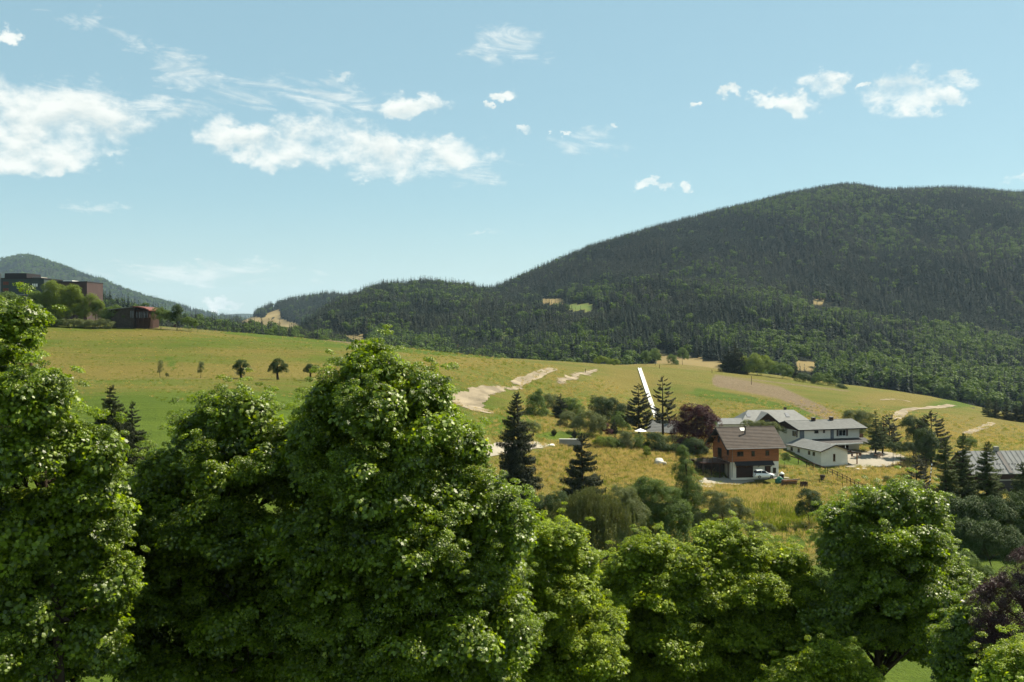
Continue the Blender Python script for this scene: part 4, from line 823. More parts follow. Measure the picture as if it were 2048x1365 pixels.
# ------------------------------------------------------------------ buildings
M_white = plain('white render', (.70, .66, .57), .9, var=.10, scale=.6, bump=.15, bscale=12, spec=.15)
M_wood = plain('orange larch cladding', (.52, .200, .080), .75, var=.40, scale=1.6, bump=.5, bscale=5, spec=.2, stretch=(.15, .15, 4))
M_woodd = plain('dark brown timber', (.075, .038, .026), .8, var=.4, scale=2, bump=.4, bscale=6, spec=.2, stretch=(.2, .2, 4))
M_beam = plain('fresh beam timber', (.46, .22, .08), .7, var=.3, scale=2, spec=.2)
M_tile = plain('grey brown roof tile', (.088, .068, .056), .8, var=.3, scale=1.2, bump=.4, bscale=4, spec=.25)
M_slate = plain('pale grey roof tile', (.235, .245, .24), .7, var=.22, scale=1.1, bump=.4, bscale=6, spec=.3)
M_metal = plain('light sheet metal roof', (.27, .28, .28), .85, var=.15, scale=.8, spec=.08)
M_dark = plain('dark slate pent roof', (.035, .033, .036), .7, var=.3, spec=.3)
M_stone = plain('dark retaining stone', (.10, .085, .07), .95, var=.5, scale=1.6, bump=1.0, bscale=3, spec=.1)
M_cement = plain('concrete', (.42, .40, .36), .9, var=.15, scale=.8, bump=.2, bscale=9, spec=.1)
M_frame = plain('brown window frame', (.10, .045, .03), .6, spec=.3)
M_fwhite = plain('white trim', (.78, .78, .75), .6, var=.08)
M_grey = plain('grey blue boards', (.20, .22, .25), .7)
M_zinc = plain('zinc pipe', (.30, .31, .32), .4, .6)
M_rust = plain('red brown cladding', (.085, .050, .048), .75, var=.25, scale=.4)
M_teal = plain('dark green cladding', (.050, .075, .075), .7, var=.2, scale=.3)
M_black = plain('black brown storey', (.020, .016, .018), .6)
M_redpan = plain('dull red panel', (.20, .055, .040), .7)
M_glass, _t, _b = material('window glass'); _b.inputs['Base Color'].default_value = c4(.012, .014, .018); _b.inputs['Roughness'].default_value = .08; _b.inputs['Specular IOR Level'].default_value = .6

class House:
    """local frame: x along the front, y away from the viewer, z up"""
    def __init__(s, name, label, cat, loc, rz): s.r = empty(name, loc, rz, label=label, cat=cat)
    def part(s, name, mb, mat, parent=None, bevel=0.0, label=None):
        o = mb.build(name, mat, parent or s.r, bevel=bevel)
        if label: o['label'] = label
        return o
    def box(s, name, mat, x0, x1, y0, y1, z0, z1, **kw): return s.part(name, MB().box(x0, x1, y0, y1, z0, z1), mat, **kw)
    def window(s, side, a, z, w, h, at, frame=None, shutters=0, bars=1):
        """side 'f' front (y = at, facing -y), 'l' left (x = at, facing -x); a = centre along the wall"""
        def B(mb, u0, u1, d0, d1, z0, z1):
            if side == 'f': mb.box(u0, u1, at-d1, at-d0, z0, z1)
            else: mb.box(at-d1, at-d0, u0, u1, z0, z1)
        t = .07; m = MB()
        B(m, a-w/2-t, a+w/2+t, .004, .06, z-h/2-t, z-h/2); B(m, a-w/2-t, a+w/2+t, .004, .06, z+h/2, z+h/2+t)
        B(m, a-w/2-t, a-w/2, .004, .06, z-h/2, z+h/2); B(m, a+w/2, a+w/2+t, .004, .06, z-h/2, z+h/2)
        if bars: B(m, a-.025, a+.025, .012, .05, z-h/2, z+h/2)
        wn = s.part('window', m, frame or M_frame); g = MB(); B(g, a-w/2, a+w/2, .005, .022, z-h/2, z+h/2); s.part('pane', g, M_glass, wn)
        sl_ = MB(); B(sl_, a-w/2-.12, a+w/2+.12, .003, .12, z-h/2-t-.06, z-h/2-t-.002); s.part('sill', sl_, frame or M_frame, wn)
        for k in range(shutters):
            sgn = (-1, 1)[k]; m = MB(); c = a+sgn*(w/2+t+.28); B(m, c-.25, c+.25, .006, .045, z-h/2-.05, z+h/2+.05)
            for q in range(6): B(m, c-.22, c+.22, .045, .06, z-h/2+h*q/6+.02, z-h/2+h*(q+1)/6-.04)
            s.part('shutter', m, M_frame)
        return wn
    def gable_roof(s, x0, x1, y0, y1, ze, rise, th, mat, courses=0, name='roof'):
        """ridge along x, front eave at y0, rear at y1; ze = eave height at the edges of the slabs"""
        ym = (y0+y1)/2; m = MB(); m.slab((x0, y0, ze), (x1, y0, ze), (x1, ym, ze+rise), (x0, ym, ze+rise), th); m.slab((x1, y1, ze), (x0, y1, ze), (x0, ym, ze+rise), (x1, ym, ze+rise), th)
        rf = s.part(name, m, M_dark if courses else mat)
        if courses:
            for sd_, yy in ((1, y0), (-1, y1)):
                for k in range(courses):      # overlapping courses of tile, each lapping the one below
                    a, b = k/courses, (k+1.12)/courses; b = min(b, 1.0)
                    def q(x, t, lift): return (x, yy+(ym-yy)*t, ze+rise*t+lift)
                    pts = [q(x0+.03, a, .085), q(x1-.03, a, .085), q(x1-.03, b, .02), q(x0+.03, b, .02)]
                    if sd_ < 0: pts = [pts[1], pts[0], pts[3], pts[2]]
                    s.part('tile_course', MB().slab(*pts, .05), mat, rf)
            s.part('ridge_cap', MB().tube([(x0, ym, ze+rise+.03), (x1, ym, ze+rise+.03)], .11, 8), mat, rf)
        return rf

# --- wooden chalet
def build_chalet():
    h = House('wooden_chalet', 'orange timber chalet with dark tiled roof and white garage storey', 'house', P(1463, 956.5, 189), R(11))
    L, D, z1, z2, rz_ = 9.6, 9.0, 2.95, 6.1, 9.05
    h.box('lower_wall', M_white, 0, L, 0, D, -1.5, z1)
    h.box('upper_wall', M_woodd, .02, L-.02, .02, D-.02, z1+.002, z2)
    # cladding boards of the two visible sides
    n = 11
    for k in range(n):
        a, b = z1+(z2-z1)*k/n+.01, z1+(z2-z1)*(k+1)/n-.012
        h.box('plank', M_wood, -.03, L+.03, -.035, .018, a, b); h.box('plank', M_wood, -.035, .018, .02, D+.02, a, b)
    gw = MB(); gw.prism([(.02, z2+.002), (D-.02, z2+.002), (D/2, rz_-.12)], 0, -.02, .16); g = h.part('gable', gw, M_woodd)
    for k in range(8):
        a, b = z2+(rz_-z2)*k/8+.012, z2+(rz_-z2)*(k+1)/8-.012; wd = (D/2)*(1-(k+1)/8)+.02
        if wd > .3: h.part('plank', MB().box(-.05, -.022, D/2-wd, D/2+wd, a, b), M_wood, g)
    gw = MB(); gw.prism([(.02, z2+.002), (D-.02, z2+.002), (D/2, rz_-.12)], 0, L-.16, L+.02); h.part('gable', gw, M_wood)
    ze = 5.60; ov = .80; rise = (rz_+.10)-ze
    rf = h.gable_roof(-1.35, L+1.25, -ov, D+ov, ze, rise, .16, M_tile, 15)
    for yy, zz in ((-.45, 5.78), (D/2, rz_-.10), (D+.45, 5.78), (D*.25, 7.35), (D*.75, 7.35)): h.box('purlin', M_beam, -1.25, .0, yy-.10, yy+.10, zz-.24, zz-.02)
    for sgn in (1, -1):
        y0 = D/2+sgn*(D/2+ov); h.part('bargeboard', MB().slab((-1.40, y0, ze-.02), (-1.352, y0, ze-.02), (-1.352, D/2, ze+rise-.02), (-1.40, D/2, ze+rise-.02), .22) if sgn < 0 else MB().slab((-1.352, y0, ze-.02), (-1.40, y0, ze-.02), (-1.40, D/2, ze+rise-.02), (-1.352, D/2, ze+rise-.02), .22), M_dark)
    for sgn, yb in ((1, .9), (-1, D-.9)):
        h.part('brace', MB().tube([(-.06, D/2+(yb-D/2)*.9, 6.2), (-1.1, D/2+(yb-D/2)*.62, 7.35)], .08, 6), M_beam)
    h.part('gutter', MB().tube([(-1.3, -ov-.06, ze-.02), (L+1.2, -ov-.06, ze-.02)], .07, 7), M_zinc)
    h.part('downpipe', MB().tube([(.12, -.10, ze-.15), (.12, -.10, .1)], .045, 7), M_zinc)
    sk = MB(); t0, t1 = .80, .93; f = lambda x, t, l: (x, -ov+(D/2+ov)*t, ze+rise*t+l)
    h.part('skylight', MB().slab(f(3.45, t0, .16), f(4.45, t0, .16), f(4.45, t1, .16), f(3.45, t1, .16), .10), M_fwhite, rf)
    cp = h.part('flue_pipe', MB().tube([f(3.95, .66, 0), Vector(f(3.95, .66, 0))+Vector((0, 0, 1.55))], .13, 10), M_dark, rf)
    h.part('flue_cap', MB().tube([Vector(f(3.95, .66, 1.55)), Vector(f(3.95, .66, 1.72))], [.22, .10], 10), M_dark, rf)
    h.window('f', 1.75, 4.55, 1.15, .75, -.035, shutters=0); h.window('f', 4.35, 4.55, .55, .85, -.035, bars=0); h.window('f', 7.25, 4.60, .6, .8, -.035, bars=0)
    h.window('l', 1.6, 4.75, .8, 1.0, -.035, bars=0); h.window('l', 6.0, 6.75, .9, 1.1, -.055); h.window('l', 3.6, 6.85, .7, .9, -.055, bars=0)
    gd = h.part('terrace_door', MB().box(-.09, -.037, 4.6, 6.4, z1+.05, z1+2.15), M_frame); h.part('pane', MB().box(-.10, -.091, 4.72, 5.45, z1+.15, z1+2.05), M_glass, gd); h.part('pane', MB().box(-.10, -.091, 5.55, 6.28, z1+.15, z1+2.05), M_glass, gd)
    dr = MB().box(.95, 4.35, -.05, .002, .02, 2.15); gdoor = h.part('garage_door', dr, M_woodd)
    for k in range(5): h.part('door_panel', MB().box(1.0, 4.3, -.075, -.052, .06+.42*k, .44+.42*k), M_woodd, gdoor)
    h.box('lintel', M_beam, .85, 4.45, -.08, .002, 2.17, 2.30)
    dd = h.box('entrance_door', M_frame, 7.05, 7.95, -.05, .002, .02, 2.1); h.part('handle', MB().tube([(7.15, -.10, 1.05), (7.30, -.10, 1.05)], .02, 6), M_zinc, dd)
    h.box('entrance_panel', M_dark, 6.75, 7.03, -.045, .002, .02, 2.1)
    h.window('f', 8.75, 1.25, .5, .8, -.003)
    pr = h.part('pent_roof', MB().slab((.55, -1.0, 2.42), (8.35, -1.0, 2.42), (8.35, .0, 3.15), (.55, .0, 3.15), .10), M_dark)
    for x in (.9, 3.0, 5.4, 8.0): h.part('bracket', MB().tube([(x, -.01, 2.0), (x, -.85, 2.42)], .06, 6), M_beam, pr)
    # deck on the uphill side
    h.box('deck', M_woodd, -5.6, -.04, .6, 7.0, z1-.30, z1-.06)
    for k in range(16): h.box('plank', M_woodd if k % 3 else M_frame, -5.65, -.05, .62+.4*k, .62+.4*k+.36, z1-.058, z1-.02)
    for x in (-5.4, -3.7, -2.0, -.35): h.box('deck_post', M_woodd, x-.08, x+.08, .70, .86, -1.6, z1-.30)
    for x in (-5.6, -4.6, -3.6, -2.6, -1.6, -.6): h.box('railing_post', M_frame, x-.05, x+.05, .62, .72, z1-.06, z1+.95)
    h.box('handrail', M_frame, -5.7, -.1, .60, .74, z1+.95, z1+1.02)
    for q in (.3, .62): h.part('wire', MB().tube([(-5.6, .67, z1+q), (-.6, .67, z1+q)], .015, 5), M_zinc)
    h.box('retaining_wall', M_stone, -5.9, -.06, 3.2, 3.9, -2.0, z1-.32)
    h.part('flower_box', MB().box(-2.1, -1.3, .82, 1.15, z1-.02, z1+.35), M_rust)
    return h
build_chalet()

# --- white house with a low wing
def build_white():
    h = House('white_house', 'two storey white house with grey roof, brown fascia and low front wing', 'house', P(1642, 933.5, 205), R(16))
    W = 6.3
    h.box('wing_wall', M_white, 0, W, 0, 12.98, -1.5, 3.25)
    g = MB().prism([(.0, 3.252), (W, 3.252), (W/2, 4.32)], 1, 0, .25); h.part('wing_gable', g, M_white)
    # wing roof: ridge along y
    for sgn in (-1, 1):
        xe = W/2+sgn*(W/2+.45); a, b = (xe, -.55, 3.12), (xe, 13.0, 3.12); c, d = (W/2, 13.0, 4.42), (W/2, -.55, 4.42)
        rf = h.part('wing_roof', MB().slab(*( (a, d, c, b) if sgn < 0 else (a, b, c, d)), .12), M_slate)
        for k in range(9):
            t0, t1 = k/9, min(1, (k+1.1)/9); q = lambda t, y, l: (xe+(W/2-xe)*t, y, 3.12+1.30*t+l)
            pp = [q(t0, -.53, .055), q(t1, -.53, .012), q(t1, 12.98, .012), q(t0, 12.98, .055)]
            h.part('tile_course', MB().slab(*(pp if sgn < 0 else [pp[0], pp[3], pp[2], pp[1]]), .03), M_slate, rf)
        vb = [(xe, -.60, 3.14), (xe, -.552, 3.14), (W/2, -.552, 4.44), (W/2, -.60, 4.44)]
        h.part('bargeboard', MB().slab(*(vb if sgn > 0 else [vb[1], vb[0], vb[3], vb[2]]), .2), M_woodd)
    for y in (2.6, 4.3, 8.3, 11.0): h.window('l', y, 2.35, .62, .62, .0, bars=0)
    h.window('f', 3.1, 1.75, .40, 1.35, .0, M_beam, bars=0)
    h.box('plinth', M_cement, -.04, W+.04, -.04, 12.9, -1.5, .12)
    # main block
    x0, x1, y0, y1, zt = 3.2, 18.3, 13.0, 22.5, 6.35
    h.box('wall', M_white, x0, x1, y0, y1, -1.5, zt)
    h.box('corner_panel', M_grey, x0-.03, x0+1.1, y0-.03, y0+.02, 3.4, zt-.4); h.box('downpipe_panel', M_grey, 10.9, 11.75, y0-.05, y0-.002, 3.6, 6.0)
    for xx in (x0, x1-.2):
        h.part('gable', MB().prism([(y0, zt+.002), (y1, zt+.002), ((y0+y1)/2, 7.52)], 0, xx-.02, xx+.2), M_woodd)
    h.box('fascia', M_woodd, x0-.6, x1+1.0, y0-.10, y0+.25, zt-.42, zt+.05)
    h.box('gable_fascia', M_woodd, x0-.05, x0-.004, y0+.25, y1, zt-.42, zt+.0)
    rf = h.gable_roof(x0-.9, x1+1.5, y0-1.0, y1+1.0, 6.20, 1.50, .14, M_slate, 12, 'main_roof')
    for x in (9.0, 13.6): c_ = h.box('chimney', M_woodd, x, x+.75, 17.0, 17.6, 6.9, 8.3, parent=rf); h.part('cap', MB().box(x-.08, x+.83, 16.92, 17.68, 8.302, 8.42), M_cement, c_)
    h.window('f', 7.35, 5.62, .85, .42, y0, bars=0); h.window('f', 9.25, 5.65, .28, .42, y0, bars=0); h.window('f', 13.9, 5.20, 1.7, 1.25, y0, M_fwhite, 2)
    h.window('l', 15.2, 5.15, 1.5, 1.25, x0, M_fwhite, 1)
    # porch roof along the front
    h.part('porch_roof', MB().slab((6.2, 9.6, 3.30), (19.6, 9.6, 3.30), (19.6, y0-.01, 4.02), (6.2, y0-.01, 4.02), .10), M_dark)
    h.box('porch_fascia', M_fwhite, 6.2, 19.7, 9.50, 9.59, 3.06, 3.32)
    for x in (12.5, 19.2): h.part('porch_post', MB().tube([(x, 9.75, -.6), (x, 9.75, 3.15)], .07, 8), M_fwhite)
    h.box('balcony', M_woodd, x1+.005, x1+1.2, y0+.2, y0+5, 3.7, 3.85); h.box('balcony_rail', M_frame, x1+1.12, x1+1.2, y0+.2, y0+5, 3.851, 4.75)
    h.box('porch_wall', M_woodd, 12.6, 15.5, y0-.05, y0-.004, .0, 2.4)
    # lean-to by the wing
    h.part('lean_to_roof', MB().slab((W-.1, -.2, 3.05), (9.3, -.2, 2.55), (9.3, 5.0, 2.55), (W-.1, 5.0, 3.05), .12), M_tile)
    h.part('lean_to_post', MB().tube([(8.7, .2, -1.0), (8.7, .2, 2.6)], .14, 8), M_beam); h.part('lean_to_post', MB().tube([(8.7, 4.6, -1.0), (8.7, 4.6, 2.6)], .14, 8), M_beam)
    h.box('lean_to_beam', M_beam, 8.58, 8.82, -.1, 4.9, 2.30, 2.46)
build_white()

def build_grey():
    p = P(1543, 848, 250); h = House('grey_roofed_house', 'house with pale grey hipped roof and brown cross gable behind the chalet', 'house', p, R(2))
    L = 9.1; ze = .6; zr = 3.5; D = 5.0
    h.box('wall', M_white, -L+.8, L-.8, -D+.8, D-.8, -5, ze+.1)
    e = [(-L, -D, ze), (L, -D, ze), (L, D, ze), (-L, D, ze)]; r0, r1 = (-6.0, 0, zr), (5.6, 0, zr)
    m = MB(); m.slab(e[0], e[1], r1, r0, .1); m.slab(e[2], e[3], r0, r1, .1); rf = h.part('roof', m, M_slate)
    m = MB(); m.add([e[3], e[0], r0, Vector(e[3])-Vector((0, 0, .1)), Vector(e[0])-Vector((0, 0, .1))], [(0, 1, 2), (3, 4, 1, 0)]); h.part('hip', m, M_slate, rf)
    m = MB(); m.add([e[1], e[2], r1, Vector(e[1])-Vector((0, 0, .1)), Vector(e[2])-Vector((0, 0, .1))], [(0, 1, 2), (3, 4, 1, 0)]); h.part('hip', m, M_slate, rf)
    # cross gable
    h.part('cross_gable', MB().prism([(-5.7, -1.2), (.3, -1.2), (.3, .5), (-2.7, 3.0), (-5.7, .5)], 1, -D-.4, -D+.3), M_woodd)
    m = MB(); m.slab((-2.7, -D-1.0, 3.25), (-2.7, .2, 3.25), (-6.4, -.8, .25), (-6.4, -D-1.0, .25), .1); m.slab((-2.7, .2, 3.25), (-2.7, -D-1.0, 3.25), (1.0, -D-1.0, .25), (1.0, -.8, .25), .1); h.part('cross_roof', m, M_slate, rf)
    for x in (-6.9, 2.9): 
        m = MB(); f = lambda x_, t: (x_, -D+D*t, ze+(zr-ze)*t+.12); m.slab(f(x, .45), f(x+.9, .45), f(x+.9, .75), f(x, .75), .08); h.part('skylight', m, M_grey, rf)
    h.box('chimney', M_woodd, 3.3, 3.9, .2, .8, 2.9, 4.1, parent=rf)
    h.window('f', -2.7, 1.2, 1.1, .9, -D-.4)
build_grey()

def small_house(name, label, px, py, Y, rz, L, D, hw, rise, wall, roof, gable, ov=.4, chim=None, courses=0, cat='house'):
    """x along the ridge; py is the row of the wall foot"""
    h = House(name, label, cat, P(px, py, Y), R(rz)); h.box('wall', wall, -L/2, L/2, 0, D, -2, hw)
    for x in (-L/2, L/2-.12): h.part('gable', MB().prism([(0, hw+.002), (D, hw+.002), (D/2, hw+rise-.06)], 0, x-.01, x+.13), gable)
    sl_ = rise/(D/2); rf = h.gable_roof(-L/2-ov, L/2+ov, -ov, D+ov, hw-sl_*ov+.04, rise+sl_*ov, .12, roof, courses)
    if chim is not None: h.box('chimney', M_woodd, chim, chim+.55, D/2-.8, D/2-.25, hw+rise-.9, hw+rise+.7, parent=rf)
    return h
small_house('outbuilding', 'low outbuilding with bright pale roof beside the purple plum', 1462, 860, 236, 4, 5.6, 5, 1.5, 1.0, M_white, M_metal, M_white)
h_ = small_house('garden_house', 'little grey roofed house behind the two pines', 1322, 872, 232, -22, 6.2, 6.5, 1.0, 2.2, M_woodd, M_slate, M_woodd, chim=1.0, courses=8); h_.window('f', -1, .2, .8, .6, 0)
h_ = small_house('metal_roofed_house', 'house with light sheet metal roof at the picture edge', 2014, 977, 188, 4, 13.2, 9, 3.2, 3.3, M_woodd, M_metal, M_woodd, ov=.6)
for k in range(2):
    for i in range(22): h_.part('snow_guard', MB().box(-6.6+i*.6, -6.42+i*.6, .35+1.1*k, .47+1.1*k, 3.2+.733*(.35+1.1*k)+.05, 3.2+.733*(.35+1.1*k)+.19), M_dark)
h_.box('chimney', M_cement, .15, .95, 4.3, 5.1, 5.6, 7.3); h_.part('roof_strip', MB().slab((.2, -.55, 2.98), (.95, -.55, 2.98), (.95, 4.3, 6.52), (.2, 4.3, 6.52), .04), M_dark)
for i in range(14): h_.part('seam', MB().tube([(-6.8+i*1.0, -.6, 2.94), (-6.8+i*1.0, 4.45, 6.56)], .035, 5), M_metal)
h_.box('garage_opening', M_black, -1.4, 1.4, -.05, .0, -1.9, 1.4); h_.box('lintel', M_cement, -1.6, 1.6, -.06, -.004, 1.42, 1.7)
small_house('far_barn', 'far grey roof at the edge of the green valley field', 1924, 829, 405, -25, 8.5, 6, 1.0, 1.6, M_white, M_tile, M_white)

def build_blocks():
    h = House('dark_block', 'dark green flat roofed block on the rise at the picture edge', 'building', P(44, 640, 300), R(0)); s = 300/F
    X = lambda px: (px-44)*s; Z = lambda py: (640-py)*s
    h.box('wall', M_teal, X(-60), X(88), 0, 12, -4, Z(558.5)); h.box('top_storey', M_black, X(6), X(50), 1.0, 10, Z(558.4), Z(546.5)); h.box('parapet', M_black, X(-61), X(89), -.15, 12.1, Z(558.45), Z(556.5))
    h.box('corner_post', M_zinc, X(-1), X(2.5), -.3, -.02, Z(640), Z(546)); h.box('roof_plant', M_cement, X(52), X(70), 4, 8, Z(556), Z(553)); h.box('base_storey', M_black, X(33), X(80), -2.2, -.02, -4, Z(591.5)); h.box('canopy', M_zinc, X(31), X(88), -2.5, -.02, Z(591.4), Z(589.8))
    for cx in (12, 43):
        for cy in (567, 580):
            w = h.part('window', MB().box(X(cx-5.5), X(cx+5.5), -.12, -.02, Z(cy+3.2), Z(cy-3.2)), M_redpan); h.part('pane', MB().box(X(cx-4.8), X(cx-.5), -.16, -.122, Z(cy+2.6), Z(cy-2.6)), M_redpan, w); h.part('pane', MB().box(X(cx+.5), X(cx+4.8), -.16, -.122, Z(cy+2.6), Z(cy-2.6)), M_redpan, w)
    for q in range(3): w = h.part('window', MB().box(X(64.5+q*4), X(67.7+q*4), -.12, -.02, Z(574), Z(567.5)), M_grey); h.part('pane', MB().box(X(64.9+q*4), X(67.3+q*4), -.15, -.122, Z(573.5), Z(568)), M_fwhite, w)
    h = House('red_brown_block', 'red brown flat roofed block behind the round trees', 'building', P(130, 640, 308), R(0)); s = 308/F
    X = lambda px: (px-130)*s; h.box('wall', M_rust, X(89), X(174), 0, 12, -4, Z(565)); h.box('parapet', M_dark, X(88.6), X(174.5), -.12, 12.1, Z(565)-.002, Z(563)); h.box('roof_plant', M_fwhite, X(118), X(136), 3, 8, Z(563), Z(560.5))
    for q in range(4): w = h.part('window', MB().box(X(95+q*20), X(104+q*20), -.1, -.02, Z(585), Z(577)), M_dark); h.part('pane', MB().box(X(96+q*20), X(103+q*20), -.13, -.102, Z(584), Z(578)), M_glass, w)
    h = House('pavilion', 'small white pavilion with curved red roof edge on the rise', 'building', P(262, 642, 266), R(0)); s = 266/F; X = lambda px: (px-262)*s; Z = lambda py: (642-py)*s
    h.part('wall', MB().prism([(X(222), -2), (X(269), -2), (X(269), Z(614.5)), (X(248), Z(617)), (X(222), Z(619.5))], 1, 0, 9), M_stone)
    h.part('roof', MB().slab((X(216), -.6, Z(619.5)), (X(270), -.6, Z(613.5)), (X(270), 9.5, Z(613.5)), (X(216), 9.5, Z(619.5)), .15), M_slate)
    pts = [(X(268), Z(612.5)), (X(280), Z(613.5)), (X(292), Z(616)), (X(301), Z(620))]; m = MB(); m.prism(pts+[(a, b-.32) for a, b in pts[::-1]], 1, -1.2, 9.6); h.part('curved_roof', m, M_redpan)
    h.box('facade', M_woodd, X(269.5), X(297), .6, 8, -2, Z(619.8)); 
    for q in range(5): h.part('window', MB().box(X(271+q*5), X(274.6+q*5), .45, .58, Z(636), Z(624)), M_glass)
    for q in range(4): h.part('post', MB().tube([(X(270+q*9.5), -.8, -2), (X(270+q*9.5), -.8, Z(614.5+q*1.4))], .08, 7), M_woodd)
    for q in range(2): h.part('window', MB().box(X(261+q*4), X(263+q*4), -.05, -.004, Z(636), Z(622)), M_grey)
build_blocks()

# ------------------------------------------------------------------ walls, fences, slide
def seat(px, Y, rz, name, label, cat, group=None, dz=0.0): return empty(name, G(px, Y, dz), R(rz), label=label, cat=cat, group=group)
w_ = House('garden_wall', 'low pale concrete wall above the golden slope', 'wall', P(1142, 893, 194), R(-4)); w_.box('panel', M_cement, -2.3, -.005, 0, .3, -1.5, 1.35, bevel=.02); w_.box('panel', M_cement, .005, 2.3, 0, .3, -1.5, 1.30, bevel=.02); w_.box('coping', M_fwhite, -2.35, 2.35, -.05, .35, 1.352, 1.42)
def build_slide():
    """white summer slide laid straight down the slope, panel after panel"""
    a, b = hit(1279, 738.5), hit(1312, 838); root = empty('summer_slide', b, label='long straight white slide running down the meadow slope', cat='slide')
    n = 34; nx = Vector((-(b-a).y, (b-a).x, 0)).normalized()
    for k in range(n):
        f = lambda t: hit(1279+33*t, 738.5+99.5*t); p, q = f(k/n), f((k+1)/n); q = p.lerp(q, .985 if k < 18 else .86)
        for v in (p, q): v.z = float(gz(v.x, v.y)[0])+.28
        w = .5; m = MB(); P0 = [p-nx*w-b, p+nx*w-b, q+nx*w-b, q-nx*w-b]
        for i in range(4): P0[i] = Vector(P0[i])
        m.slab(P0[0], P0[1], P0[2], P0[3], .3) if (P0[1]-P0[0]).cross(P0[3]-P0[0]).z > 0 else m.slab(P0[1], P0[0], P0[3], P0[2], .3)
        for s_ in (-1, 1):
            m.tube([p+nx*w*s_-b+Vector((0, 0, .12)), q+nx*w*s_-b+Vector((0, 0, .12))], .14, 6)
        m.build('panel', M_fwhite, root)
build_slide()
def fence(label, pix, step, hgt, rails, r_post=.07, thick=None):
    pts = [hit(*p) for p in pix]; root = empty('wooden_fence', pts[0], label=label, cat='fence'); o = pts[0]; prev = None
    d = np.r_[0, np.cumsum([(pts[i+1]-pts[i]).length for i in range(len(pts)-1)])]
    for q in np.arange(0, d[-1]+.01, step):
        x, y = np.interp(q, d, [p.x for p in pts]), np.interp(q, d, [p.y for p in pts]); g = Vector((x, y, float(gz(x, y)[0])))-o
        MB().tube([g-Vector((0, 0, .3)), g+Vector((0, 0, hgt))], r_post, 7).build('post', M_woodd, root)
        if prev is not None:
            for zz in rails: MB().tube([prev+Vector((0, 0, zz*hgt)), g+Vector((0, 0, zz*hgt))], (thick or .055), 6).build('rail', M_woodd, root)
        prev = g
fence('dark wooden rail fence running down from the white house wing', [(1578,922),(1608,932),(1640,943),(1655,949)], 2.2, 1.15, (.95,), .08, .13)
fence('slim post and rail fence continuing down the dry slope', [(1655,949),(1690,965),(1727,985)], 2.3, 1.3, (.55, .92), .07)
fence('low wire fence round the vegetable patch', [(1612,968),(1650,970),(1690,976)], 2.4, .8, (.6,), .05, .03)
fence('grey fence in front of the pavilion', [(300,648),(330,652),(352,656)], 3.0, 1.0, (.5, .95), .05)
def striped_pole():
    b = hit(1857, 990); t = P(1864, 924, b.y+2.0); root = empty('striped_pole', b, label='leaning white and dark striped pole beside the young pine', cat='pole'); n = 17
    for k in range(n): MB().tube([(t-b)*(k/n), (t-b)*((k+1)/n)], .09 if k % 2 else .10, 8).build('band', M_fwhite if k % 2 else M_woodd, root)
striped_pole()

